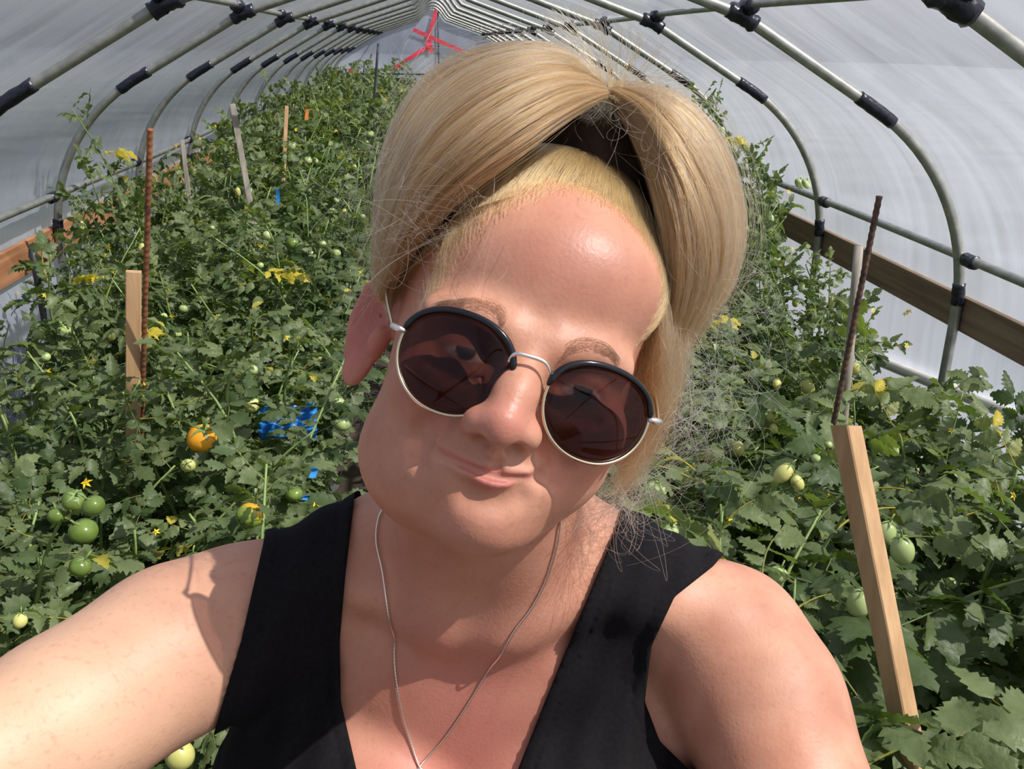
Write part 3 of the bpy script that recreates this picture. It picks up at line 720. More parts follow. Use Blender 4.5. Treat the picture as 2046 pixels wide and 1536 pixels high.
UPL = spline([on_face(*q) for q in ((862, 888), (895, 906), (930, 923), (962, 934), (992, 941), (1022, 946), (1056, 950), (1078, 951))], 13)
LOL = spline([on_face(*q) for q in ((905, 926), (940, 947), (968, 964), (992, 969), (1018, 966), (1046, 961))], 11)
def head_sdf(p):
    d = head_base(p)
    m = np.linalg.norm(p-mm(0, -55, 85), axis=1) < 0.065
    if m.any():
        q = p[m]; e = d[m]; b = mm(0, 0, 1)
        e = smax(e, -chain(q, [z+b*1.2 for z in FOLD_L], mm(2.2, 3.8, 4.4, 3.8, 2.2)), 0.009)
        e = smax(e, -chain(q, [z+b*1.2 for z in FOLD_R], mm(2.0, 3.6, 3.6, 2.0)), 0.009)
        e = smin(e, chain(q, [z-b*1.3 for z in UPL], mm(0.2, 0.4, 0.8, 1.2, 1.6, 2.0, 2.2, 2.3, 2.2, 2.0, 1.7, 1.3, 0.8)), 0.006)
        e = smin(e, chain(q, [z-b*0.6 for z in LOL], mm(1, 1.8, 2.6, 3.2, 3.7, 3.9, 3.8, 3.3, 2.6, 1.8, 1)), 0.006)
        e = smax(e, -chain(q, [z+b*1.0 for z in MOUTH], np.r_[0.0013, np.full(13, 0.0013), 0.0012]), 0.0044)
        for z in (MOUTH[0], MOUTH[-1]): e = smax(e, -(np.linalg.norm(q-z-b*1.2, axis=1)-0.0032), 0.008)
        e = smax(e, -chain(q, [z+b*1.5 for z in CHINC], 0.0025), 0.012)
        e = smax(e, -chain(q, [z+b*0.6 for z in PHIL], 0.0011), 0.005)
        d[m] = e
    for s, q in ((-1, mm(-88, -2, -20)), (1, mm(80, -6, -24))):            # ears
        e = (p-q)@rot_head(s*0.75, 0, s*0.10)
        k = 1.0 if s < 0 else 0.85
        ear = ell(e, (0, 0, 0), mm(15.5*k, 33*k, 6)); ear = smax(ear, -ell(e, mm(-s*3, 3, 6), mm(9, 20, 6)), 0.004)
        ear = smin(ear, chain(e, [mm(s*2, 30*k, 3), mm(s*12*k, 22*k, 4), mm(s*14*k, 0, 4), mm(s*8, -20*k, 3)], 0.0038), 0.003)
        ear = smin(ear, ell(e, mm(-s*1, -29*k, 2), mm(9, 10, 5)), 0.005)
        ear = smin(ear, ell(e, mm(-s*12, -7, 4), mm(5, 9, 6)), 0.005)
        d = smin(d, ear, 0.006)
    return d
SHL, ELL_, WRL = np.array([-0.200, -0.172, -0.690]), np.array([-0.372, -0.252, -0.475]), np.array([-0.245, -0.155, -0.270])
SHR, ELR, WRR = np.array([0.162, -0.193, -0.705]), np.array([0.235, -0.410, -0.560]), np.array([0.235, -0.330, -0.325])
def arm_sdf(P, sh, el, wr, s, hand=True):
    v = (el-sh); L = np.linalg.norm(v); v = v/L
    d = cap(P, sh, sh+v*L*0.45, 0.053, 0.050)
    d = smin(d, cap(P, sh+v*L*0.40, el, 0.050, 0.041), 0.02)
    d = smin(d, np.linalg.norm(P-(sh+v*0.045+np.array([s*0.008, 0.004, 0.004])), axis=1)-0.052, 0.03)       # deltoid
    d = smin(d, cap(P, el, el*0.6+wr*0.4, 0.041, 0.038), 0.02); d = smin(d, cap(P, el*0.6+wr*0.4, wr, 0.038, 0.026), 0.02)
    f = (wr-el)/np.linalg.norm(wr-el); side = np.cross(f, UPC); side /= np.linalg.norm(side); nn = np.cross(side, f)
    pc = wr+f*0.05
    q = (P-pc)@np.stack([side, f, nn], 1); h = ell(q, (0, 0, 0), (0.040, 0.052, 0.016)); d = smin(d, h, 0.015)
    for k, (x, ln) in enumerate(((-0.030, 0.055), (-0.010, 0.068), (0.010, 0.072), (0.029, 0.066))):
        a = pc+side*x+f*0.040; b = a+f*ln*0.45+nn*0.006; c = b+f*ln*0.30-nn*0.018; e = c+f*ln*0.08-nn*0.022
        d = smin(d, chain(P, [a, b, c, e], (0.0092, 0.0085, 0.0078, 0.007)), 0.004)
    a = pc+side*s*-0.030-f*0.020; b = a+side*s*-0.026+f*0.030-nn*0.008; c = b+f*0.030+side*s*-0.004-nn*0.010
    d = smin(d, chain(P, [a, b, c], (0.013, 0.0105, 0.0085)), 0.008)
    return d
def torso_sdf(P):
    p = (P-TO)@TR; cx = 0.018
    d = ell(p, (cx, -0.16, -0.085), (0.150, 0.215, 0.095))
    d = smin(d, ell(p, (cx, -0.045, -0.075), (0.150, 0.075, 0.060)), 0.05)
    d = smin(d, ell(p, (cx-0.078, -0.185, 0.012), (0.078, 0.082, 0.066)), 0.025)
    d = smin(d, ell(p, (cx+0.078, -0.185, 0.006), (0.078, 0.082, 0.066)), 0.025)
    d = smin(d, ell(p, (cx, -0.38, -0.09), (0.138, 0.17, 0.095)), 0.05)
    d = smin(d, ell(p, (cx, -0.58, -0.10), (0.172, 0.17, 0.115)), 0.05)
    d = smin(d, ell(p, (-0.106, -0.225, -0.035), (0.085, 0.14, 0.080)), 0.03)
    d = smin(d, ell(p, (cx+0.104, -0.220, -0.045), (0.082, 0.14, 0.080)), 0.03)
    nk = np.array([-0.012, -0.080, -0.676])
    d = smin(d, cap(P, nk+np.array([-0.02, 0, 0]), SHL+np.array([0.0, 0.0, 0]), 0.034, 0.040), 0.032)
    d = smin(d, cap(P, nk+np.array([0.02, -0.014, 0]), SHR+np.array([0.0, 0.010, 0]), 0.036, 0.040), 0.032)
    a = t2c((cx-0.022, -0.006, -0.006)); d = smin(d, chain(P, [a, t2c((cx-0.09, 0.018, -0.02)), SHL+np.array([0.02, 0.025, 0.03])], 0.0085), 0.018)   # collar bones
    a = t2c((cx+0.022, -0.006, -0.006)); d = smin(d, chain(P, [a, t2c((cx+0.09, 0.012, -0.02)), SHR+np.array([-0.02, 0.025, 0.03])], 0.0085), 0.018)
    d = smax(d, -cap(P, t2c((cx-0.0, -0.02, 0.018)), t2c((cx, -0.17, 0.06)), 0.006), 0.02)
    d = smax(d, -(np.linalg.norm(P-t2c((cx, 0.016, 0.006)), axis=1)-0.010), 0.018)
    return d
HIP = [t2c((0.018-0.085, -0.62, -0.10)), t2c((0.018+0.085, -0.62, -0.10))]
FOOTZ = [np.array([-0.13, 0.66, 0.0]), np.array([0.12, 0.66, 0.0])]
def w2c(W): return (np.asarray(W, float)-EYE)@C2W
def leg_sdf(P, grow_=0.0):
    d = None
    for i in (0, 1):
        f = w2c(FOOTZ[i]+np.array([0, 0, 0.085])); k = (HIP[i]+f)/2+FWC*0.02; toe = w2c(FOOTZ[i]+np.array([0.02*(2*i-1), -0.16, 0.032])); heel = w2c(FOOTZ[i]+np.array([0, 0.03, 0.035]))
        e = cap(P, HIP[i], k, 0.088+grow_, 0.056+grow_); e = smin(e, cap(P, k, f, 0.055+grow_, 0.036+grow_), 0.03)
        if grow_ == 0.0: e = smin(e, cap(P, heel, toe, 0.034, 0.030), 0.03)
        d = e if d is None else smin(d, e, 0.03)
    return d
def body_sdf(P):
    d = torso_sdf(P)
    for pts in ((SHL, ELL_, WRL, -1), (SHR, ELR, WRR, 1)): d = smin(d, arm_sdf(P, *pts), 0.028)
    low = P@UPC < TO@UPC-0.40
    if low.any(): d[low] = smin(d[low], leg_sdf(P[low]), 0.05)
    p = (P-HT)@HR; near = np.linalg.norm(p, axis=1) < 0.26
    neck = cap(P, h2c(mm(0, -50, -22)), np.array([-0.012, -0.120, -0.672]), 0.056, 0.058)
    neck = smin(neck, cap(P, h2c(mm(-42, -62, -12)), t2c((-0.004, 0.0, -0.004)), 0.013, 0.010), 0.03)
    neck = smin(neck, cap(P, h2c(mm(44, -50, -14)), t2c((0.040, 0.0, -0.004)), 0.013, 0.010), 0.03)
    d = smin(d, neck, 0.035)
    if near.any(): d[near] = smin(d[near], head_sdf(p[near]), 0.016)
    return d
def sdf_mesh(fn, lo, hi, h, B=8):
    """surface nets over a sparse grid"""
    lo = np.array(lo, float); n = (np.ceil((np.array(hi)-lo)/(h*B)).astype(int)); N_ = n*B+1
    gc = np.stack(np.meshgrid(*[np.arange(k) for k in n], indexing='ij'), -1).reshape(-1, 3)
    dc = np.concatenate([fn(lo+(c+0.5)*h*B) for c in np.array_split(gc, max(1, len(gc)//60000))])
    D = np.repeat(np.repeat(np.repeat(np.pad(dc.reshape(n), ((0, 1),)*3, mode='edge'), B, 0), B, 1), B, 2)[:N_[0], :N_[1], :N_[2]].astype(np.float32)
    keep = gc[np.abs(dc) < h*B*1.6]
    off = np.stack(np.meshgrid(*[np.arange(B+1)]*3, indexing='ij'), -1).reshape(-1, 3)
    for c in np.array_split(keep, max(1, len(keep)//250)):
        ii = (c[:, None]*B+off[None]).reshape(-1, 3); D[ii[:, 0], ii[:, 1], ii[:, 2]] = fn(lo+ii*h)
    s = D < 0
    cnt = sum(s[a:N_[0]-1+a, b:N_[1]-1+b, c:N_[2]-1+c].astype(np.int8) for a in (0, 1) for b in (0, 1) for c in (0, 1))
    act = np.argwhere((cnt > 0) & (cnt < 8)); idm = np.full(tuple(N_-1), -1, np.int32); idm[act[:, 0], act[:, 1], act[:, 2]] = np.arange(len(act))
    acc = np.zeros((len(act), 3)); m = np.zeros(len(act))
    cs = [(a, b, c) for a in (0, 1) for b in (0, 1) for c in (0, 1)]
    for p in cs:
        for ax in range(3):
            if p[ax]: continue
            q = list(p); q[ax] = 1
            v0 = D[act[:, 0]+p[0], act[:, 1]+p[1], act[:, 2]+p[2]]; v1 = D[act[:, 0]+q[0], act[:, 1]+q[1], act[:, 2]+q[2]]
            x = (v0 < 0) != (v1 < 0); t = np.where(x, v0/(np.where(x, v0-v1, 1)), 0)
            pt = np.tile(np.array(p, float), (len(act), 1)); pt[:, ax] = t; acc[x] += pt[x]; m[x] += 1
    V = lo+(act+acc/m[:, None])*h; Fs = []
    for ax in range(3):
        u, v = (ax+1) % 3, (ax+2) % 3
        sl0 = [slice(1, N_[k]-1) for k in range(3)]; sl1 = list(sl0); sl0[ax] = slice(0, N_[ax]-1); sl1[ax] = slice(1, N_[ax])
        a, b = s[tuple(sl0)], s[tuple(sl1)]
        for flip, w_ in ((False, a & ~b), (True, ~a & b)):
            e = np.argwhere(w_); st = np.array([1, 1, 1]); st[ax] = 0; e = e+st
            g = []
            for du, dv in ((1, 1), (0, 1), (0, 0), (1, 0)):
                o = e.copy(); o[:, u] -= du; o[:, v] -= dv; g.append(idm[o[:, 0], o[:, 1], o[:, 2]])
            q = np.stack(g, 1); Fs.append(q[:, ::-1] if flip else q)
    return V, np.concatenate(Fs)
def project_sdf(fn, V, it=2, e=0.0004):
    V = V.copy()
    for _ in range(it):
        d = fn(V); G = np.stack([fn(V+np.eye(3)[k]*e)-d for k in range(3)], 1)/e
        V -= 0.85*np.clip(d, -0.003, 0.003)[:, None]*G/(np.sum(G*G, 1)[:, None]+1e-6)
    return V
def refine(V, F, sel):
    """split the selected quads in four; neighbours get fans, so the surface stays closed"""
    used = {}; n = len(V); newV = []; Fl = F.tolist(); out = []; selF = set(np.flatnonzero(sel).tolist())
    def mid(a, b):
        nonlocal n
        k = (a, b) if a < b else (b, a)
        if k not in used: used[k] = n; newV.append((V[a]+V[b])/2); n += 1
        return used[k]
    for i in selF:
        f = Fl[i]; c = n; n += 1; newV.append(V[f].mean(0)); m = [mid(f[k], f[(k+1) % 4]) for k in range(4)]
        for k in range(4): out.append([f[k], m[k], c, m[k-1]])
    for i, f in enumerate(Fl):
        if i in selF: continue
        g = []
        for k in range(4):
            g.append(f[k]); a, b = f[k], f[(k+1) % 4]; q = used.get((a, b) if a < b else (b, a))
            if q is not None: g.append(q)
        out.append(g)
    return np.concatenate([V, np.array(newV)]), out

# materials of the woman
def skin_mat():
    m = mat('skin', (0.5, 0.27, 0.19), 0.5, 0, 0.42); b = bsdf(m); b.inputs['Subsurface Weight'].default_value = 0.12
    b.inputs['Subsurface Radius'].default_value = (1.0, 0.35, 0.2); b.inputs['Subsurface Scale'].default_value = 0.006
    tc = N(m, 'ShaderNodeTexCoord'); nz = N(m, 'ShaderNodeTexNoise'); nz.inputs['Scale'].default_value = 26; nz.inputs['Detail'].default_value = 6
    cr = N(m, 'ShaderNodeValToRGB'); cr.color_ramp.elements[0].position = 0.3; cr.color_ramp.elements[0].color = (0.47, 0.210, 0.132, 1)
    cr.color_ramp.elements[1].position = 0.7; cr.color_ramp.elements[1].color = (0.60, 0.312, 0.205, 1)
    LK(m, tc.outputs['Object'], nz.inputs['Vector']); LK(m, nz.outputs[0], cr.inputs[0]); last = cr.outputs[0]
    for nm, c in (('blush', (0.52, 0.185, 0.14)), ('pale', (0.72, 0.48, 0.32)), ('lip', (0.50, 0.155, 0.135)), ('brow', (0.20, 0.12, 0.075)), ('eyewhite', (0.62, 0.56, 0.52)), ('iris', (0.05, 0.045, 0.04))):
        a = N(m, 'ShaderNodeAttribute'); a.attribute_name = nm; mx = N(m, 'ShaderNodeMixRGB'); mx.inputs[2].default_value = (*c, 1)
        LK(m, a.outputs['Fac'], mx.inputs[0]); LK(m, last, mx.inputs[1]); last = mx.outputs[0]
    n3 = N(m, 'ShaderNodeTexNoise'); n3.inputs['Scale'].default_value = 210; n3.inputs['Detail'].default_value = 4; LK(m, tc.outputs['Object'], n3.inputs['Vector'])
    r3 = N(m, 'ShaderNodeMapRange'); r3.inputs[1].default_value = 0.56; r3.inputs[2].default_value = 0.74; r3.inputs[4].default_value = 0.26; LK(m, n3.outputs[0], r3.inputs[0])
    fx = N(m, 'ShaderNodeMixRGB'); fx.inputs[2].default_value = (0.36, 0.13, 0.075, 1); LK(m, r3.outputs[0], fx.inputs[0]); LK(m, last, fx.inputs[1]); last = fx.outputs[0]
    LK(m, last, b.inputs['Base Color'])
    oa = N(m, 'ShaderNodeAttribute'); oa.attribute_name = 'oil'; orr = N(m, 'ShaderNodeMapRange'); orr.inputs[3].default_value = 0.52; orr.inputs[4].default_value = 0.41
    LK(m, oa.outputs['Fac'], orr.inputs[0]); LK(m, orr.outputs[0], b.inputs['Roughness'])
    n2 = N(m, 'ShaderNodeTexNoise'); n2.inputs['Scale'].default_value = 420; n2.inputs['Detail'].default_value = 3; LK(m, tc.outputs['Object'], n2.inputs['Vector'])
    bp = N(m, 'ShaderNodeBump'); bp.inputs['Strength'].default_value = 0.38; bp.inputs['Distance'].default_value = 0.0006
    LK(m, n2.outputs[0], bp.inputs['Height']); LK(m, bp.outputs[0], b.inputs['Normal']); return m
M['skin'] = skin_mat()
M['cloth'] = noisy(mat('black_jersey', (0.012, 0.011, 0.013), 0.9, 0, 0.12), (0.0075, 0.007, 0.008), (0.0105, 0.0095, 0.011), 300, bump=0.25, dist=0.001)
M['leggings'] = mat('dark_leggings', (0.02, 0.02, 0.025), 0.9)
M['gold'] = mat('pale_gold', (0.78, 0.66, 0.45), 0.22, 1.0)
M['silver'] = mat('silver', (0.92, 0.88, 0.82), 0.3, 1.0)
M['black_gloss'] = mat('black_gloss', (0.008, 0.008, 0.01), 0.15)
M['clear'] = mat('nose_pad', (0.8, 0.75, 0.7), 0.2)

person = empty('person', tuple(h2w((0, 0, 0))*[1, 1, 0]))
PB = np.array(person.location)
tag(person, 'blond woman in a black tank top and sunglasses, smiling, arms reaching towards the viewer', 'person')
def bw(W): return body_sdf(w2c(W))
V, F = sdf_mesh(bw, (-0.45, 0.0, -0.01), (0.42, 0.82, 1.80), 0.004)
def gauss(p, c, r): return np.exp(-np.sum(((p-np.array(c))/np.array(r))**2, axis=1))
HB = (w2c(V)-HT)@HR
hv = (np.linalg.norm(HB-mm(0, 0, 40), axis=1) < 0.135) & (HB[:, 2] > -0.03) & (HB[:, 1] < 0.105)
V2, F2 = refine(V, F, hv[F].all(1))
HB = (w2c(V2)-HT)@HR
fine = (np.linalg.norm(HB-mm(0, -15, 80), axis=1) < 0.085) & (HB[:, 2] > 0.03)
if True:
    quads = np.array([f for f in F2 if len(f) == 4]); rest = [f for f in F2 if len(f) != 4]
    V3, F3 = refine(V2, quads, fine[quads].all(1)); F2 = F3+rest; V2 = V3
HB = (w2c(V2)-HT)@HR; fine = np.linalg.norm(HB-mm(-3, -58, 85), axis=1) < 0.045
quads = np.array([f for f in F2 if len(f) == 4]); rest = [f for f in F2 if len(f) != 4]
V2, F2 = refine(V2, quads, fine[quads].all(1)); F2 = F2+rest
head_v = np.linalg.norm((w2c(V2)-HT)@HR, axis=1) < 0.17
V2[head_v] = project_sdf(bw, V2[head_v], 4)
nb = ~head_v; V2[nb] = project_sdf(bw, V2[nb], 1)
p = (w2c(V2)-HT)@HR; near = np.linalg.norm(p, axis=1) < 0.2
A = {k: np.zeros(len(V2)) for k in ('blush', 'pale', 'lip', 'brow', 'eyewhite', 'iris', 'oil')}
A['oil'] = np.clip(gauss(p, mm(10, 60, 75), mm(50, 35, 40))+gauss(p, mm(-4, -25, 105), mm(14, 20, 25))+0.3*gauss(p, mm(-5, -88, 80), mm(22, 16, 30)), 0, 1)
A['blush'] = np.clip(0.5*gauss(p, mm(-92, 5, -15), mm(24, 40, 30))+0.75*gauss(p, mm(-42, -25, 70), mm(26, 20, 40))+0.75*gauss(p, mm(44, -25, 68), mm(24, 20, 40))+0.7*gauss(p, mm(-5, -30, 108), mm(16, 14, 18))+0.35*gauss(p, mm(10, 62, 75), mm(50, 26, 40))
                     + 0.4*gauss(p, mm(-5, -90, 75), mm(22, 12, 30))+0.8*gauss(p, mm(-90, -10, -20), mm(22, 45, 25)), 0, 1)
tl = (w2c(V2)-TO)@TR
A['blush'] = np.maximum(A['blush'], 0.95*np.clip(gauss(tl, (0.02, -0.09, 0.03), (0.075, 0.11, 0.09)), 0, 1))
ax = w2c(V2); A['pale'] = np.clip(0.8*gauss(ax, (SHL+ELL_)/2, (0.10, 0.10, 0.16)), 0, 1)
pn = p[near]
dl = np.minimum(chain(pn, list(UPL[1:-1]), 0.0021), chain(pn, list(LOL[1:-1]), mm(1.4, 2.4, 3.0, 3.5, 3.7, 3.5, 3.0, 2.4, 1.4)))
A['lip'][near] = 0.7*np.clip(0.5-dl/0.002, 0, 1)
for c in (mm(-32, -2, 65), mm(33, -4, 65)):
    e = pn-c; z = e[:, 2] > 0.008
    ins = np.clip((1-np.sqrt((e[:, 0]/0.012)**2+((e[:, 1]+0.0008)/0.0042)**2))*4, 0, 1)*z
    A['eyewhite'][near] = np.maximum(A['eyewhite'][near], ins); A['iris'][near] = np.maximum(A['iris'][near], ins*np.clip((0.0058-np.hypot(e[:, 0], e[:, 1]-0.001))*1500, 0, 1))
body = mesh_obj('body', V2-PB, F2, M['skin'], person, True, A)

# tank top: a shell just outside the torso, cut along the neckline and armholes
def poly_sd(P, poly):
    poly = np.array(poly, float); d = np.full(len(P), 1e9); ins = np.zeros(len(P), bool)
    for i in range(len(poly)):
        a = poly[i]; b = poly[i-1]; e = b-a; q = P-a; t = np.clip((q@e)/(e@e), 0, 1); d = np.minimum(d, np.sum((q-t[:, None]*e)**2, 1))
        c = ((a[1] > P[:, 1]) != (b[1] > P[:, 1])) & (P[:, 0] < e[0]*(P[:, 1]-a[1])/(e[1]+1e-12)+a[0]); ins ^= c
    return np.sqrt(d)*np.where(ins, -1, 1)
FRONT = [(546, 960), (712, 960), (704, 1030), (690, 1150), (679, 1280), (681, 1400), (712, 1536), (790, 1760), (850, 1900), (930, 1760), (1035, 1536), (1110, 1350), (1180, 1180), (1232, 1055), (1275, 900), (1540, 1000), (1424, 1132), (1348, 1192), (1302, 1290), (1288, 1400),
         (1318, 1480), (1400, 1560), (1560, 2900), (300, 2900), (405, 1560), (420, 1490), (446, 1400), (482, 1280), (502, 1190), (526, 1085)]
BACK = [(546, 960), (712, 960), (760, 1100), (1180, 1130), (1275, 900), (1540, 1000), (1424, 1132), (1320, 1230), (1300, 1400), (1400, 1530), (1560, 2900), (300, 2900), (420, 1490), (500, 1250), (526, 1085)]
def top_sdf(W):
    P = w2c(W); d = body_sdf(P); t = (P-TO)@TR
    px = np.stack([CX+FPX*P[:, 0]/-P[:, 2], CY-FPX*P[:, 1]/-P[:, 2]], 1); k = -P[:, 2]/FPX
    rf = poly_sd(px, FRONT)*k; rb = poly_sd(px, BACK)*k; reg = np.where(t[:, 2] > -0.075, rf, rb)
    reg = np.maximum(reg, -0.56-t[:, 1])
    for sh, el in ((SHL, ELL_), (SHR, ELR)): reg = np.maximum(reg, 0.004-cap(P, sh+(el-sh)*0.42, el, 0.052, 0.05))
    fold = 0.0016*np.sin(t[:, 0]*95+22*t[:, 1]+2*np.sin(t[:, 1]*21))*np.clip((-0.05-t[:, 1])/0.08, 0.15, 1)+0.0012*np.sin(t[:, 0]*210-70*t[:, 1])
    fold = fold+0.0022*np.sin(t[:, 0]*60-30*t[:, 1]+3*np.sin(t[:, 1]*15))*np.clip((-0.10-t[:, 1])/0.10, 0, 1)
    hem = 0.0016*np.clip(1-np.abs(reg+0.0095)/0.0018, 0, 1)                    # stitched hem line
    return np.maximum(smax(d-0.0045-fold+hem, -0.006-d, 0.001), reg)
V, F = sdf_mesh(top_sdf, (-0.32, 0.2, 0.75), (0.30, 0.88, 1.62), 0.0022)
mesh_obj('tank_top', V-PB, F, M['cloth'], person)['label'] = 'black sleeveless V-neck tank top'
def leg_shell(W):
    P = w2c(W); d = smin(torso_sdf(P), leg_sdf(P), 0.05); z = W[:, 2]
    return np.maximum(np.maximum(d-0.004, -0.006-d), np.maximum(z-1.02, 0.12-z))
V, F = sdf_mesh(leg_shell, (-0.32, 0.35, 0.08), (0.30, 1.0, 1.06), 0.005)
mesh_obj('leggings', V-PB, F, M['leggings'], person)

# ------------------------------------------------------------------ hair
def hair_mat(name, c1, c2, rough=0.32, tone=False):
    m = bpy.data.materials.new(name); m.use_nodes = True; n = m.node_tree.nodes; n.remove(n['Principled BSDF'])
    h = N(m, 'ShaderNodeBsdfHairPrincipled'); h.parametrization = 'COLOR'; h.inputs['Roughness'].default_value = rough; h.inputs['Radial Roughness'].default_value = 0.45
    ci = N(m, 'ShaderNodeHairInfo'); mx = N(m, 'ShaderNodeMixRGB'); mx.inputs[1].default_value = (*c1, 1); mx.inputs[2].default_value = (*c2, 1)
    if tone: ci = N(m, 'ShaderNodeAttribute'); ci.attribute_name = 'tone'
    LK(m, ci.outputs['Fac' if tone else 'Random'], mx.inputs[0]); LK(m, mx.outputs[0], h.inputs['Color']); LK(m, h.outputs[0], n['Material Output'].inputs[0]); return m
M['hair'] = hair_mat('blond_hair', (0.075, 0.038, 0.016), (0.40, 0.232, 0.100), tone=True)
M['hair_root'] = hair_mat('bright_hairline', (0.24, 0.130, 0.045), (0.55, 0.345, 0.145))
M['hair_loose'] = hair_mat('loose_pale_hair', (0.36, 0.25, 0.14), (0.66, 0.54, 0.38))
M['brow_hair'] = hair_mat('brow_hair', (0.07, 0.045, 0.03), (0.16, 0.10, 0.06))
M['hair_mass'] = noisy(mat('hair_mass', (0.3, 0.2, 0.1), 0.6, 0, 0.3), (0.15, 0.09, 0.05), (0.27, 0.17, 0.10), 60, (1, 1, 1), bump=0.3)
M['hair_shade'] = noisy(mat('shade_coloured_under_hair', (0.05, 0.035, 0.025), 0.75, 0, 0.2), (0.035, 0.024, 0.018), (0.075, 0.05, 0.034), 60)  # blond hair coloured this dark to stand for shade inside the hollow
def strands(name, P, r0, r1, material, label=None, tone=None):
    """P: (strands, points, 3) in head space"""
    n, k, _ = P.shape; hc = bpy.data.hair_curves.new(name); hc.add_curves([k]*n)
    W = h2w(P.reshape(-1, 3))-PB
    hc.attributes['position'].data.foreach_set('vector', W.astype(np.float32).ravel())
    ra = hc.attributes.get('radius') or hc.attributes.new('radius', 'FLOAT', 'POINT')
    ra.data.foreach_set('value', np.tile(np.linspace(r0, r1, k), n).astype(np.float32))
    if tone is not None: ta = hc.attributes.new('tone', 'FLOAT', 'CURVE'); ta.data.foreach_set('value', np.asarray(tone, np.float32))
    hc.materials.append(material); o = bpy.data.objects.new(name, hc); col.objects.link(o); o.parent = person
    if label: o['label'] = label
    return o
def G(*pts): return spline([loc(a, b, c) for a, b, c in pts], 24)
LOBE_L = [G((1205, 166, -.02), (1130, 113, -.02), (1040, 104, -.02), (930, 128, -.025), (838, 195, -.03), (780, 310, -.035), (760, 440, -.03), (752, 560, -.03)),
          G((1207, 172, 0), (1125, 135, .018), (1005, 160, .030), (885, 240, .030), (815, 360, .022), (780, 460, .010), (755, 575, -.012)),
          G((1210, 180, .018), (1130, 178, .045), (1020, 230, .060), (920, 310, .060), (850, 390, .045), (800, 480, .028), (760, 585, .002)),
          G((1214, 192, .024), (1150, 225, .052), (1060, 287, .066), (960, 358, .066), (880, 425, .056), (812, 510, .036), (765, 600, .006))]
LOBE_R = [G((1215, 166, -.02), (1320, 186, -.02), (1400, 250, -.02), (1450, 350, -.02), (1466, 470, -.02), (1448, 560, -.02), (1405, 640, -.02), (1350, 720, -.02)),
          G((1218, 172, 0), (1305, 205, .02), (1380, 295, .025), (1425, 415, .022), (1430, 520, .018), (1400, 610, .010), (1350, 705, 0)),
          G((1220, 182, .016), (1280, 235, .030), (1335, 330, .040), (1375, 430, .042), (1390, 525, .036), (1375, 615, .025), (1335, 700, .012)),
          G((1222, 192, .012), (1256, 245, .020), (1298, 330, .034), (1326, 425, .044), (1340, 520, .046), (1340, 610, .040), (1312, 700, .028))]
def lobe_at(GS, s, t):
    """point on a lobe sheet: s across the guides (0..1), t along (0..1); arrays"""
    g = np.array(GS); k = len(GS); f = s*(k-1); i = np.clip(f.astype(int), 0, k-2); u = (f-i)
    q = lambda j: g[np.clip(j, 0, k-1)]
    tt = t*(g.shape[1]-1); a = np.clip(tt.astype(int), 0, g.shape[1]-2); w = (tt-a)[..., None]
    def smp(j): gg = q(j); r = np.arange(len(i)); return gg[r[:, None], a]*(1-w)+gg[r[:, None], a+1]*w
    p0, p1, p2, p3 = smp(i-1), smp(i), smp(i+1), smp(i+2); u = u[:, None, None]
    return 0.5*((2*p1)+(-p0+p2)*u+(2*p0-5*p1+4*p2-p3)*u*u+(-p0+3*p1-3*p2+p3)*u**3)
def lobe_mass(GS, name, depth, inset=0.004):
    ns, nt_ = 22, 40; s = np.linspace(0, 1, ns); t = np.tile(np.linspace(0.0, 0.985, nt_), (ns, 1)); P = lobe_at(GS, s, t)     # ns,nt,3
    cen = P.mean(0); Q = P.copy(); bk = np.stack([cen+(P[k]-cen)*0.8 for k in range(ns)])
    bk[..., 2] -= depth*np.sin(np.pi*np.clip(t, 0.05, 0.95))
    P = cen+(P-cen)*0.965; P[..., 2] -= inset
    ring = np.concatenate([P, bk[::-1]]); m = len(ring); V = ring.transpose(1, 0, 2).reshape(-1, 3)
    F = [[i*m+j, i*m+(j+1) % m, (i+1)*m+(j+1) % m, (i+1)*m+j] for i in range(nt_-1) for j in range(m)]+[list(range(m))[::-1], list(range((nt_-1)*m, nt_*m))]
    return mesh_obj(name, h2w(V)-PB, F, M['hair_mass'], person)
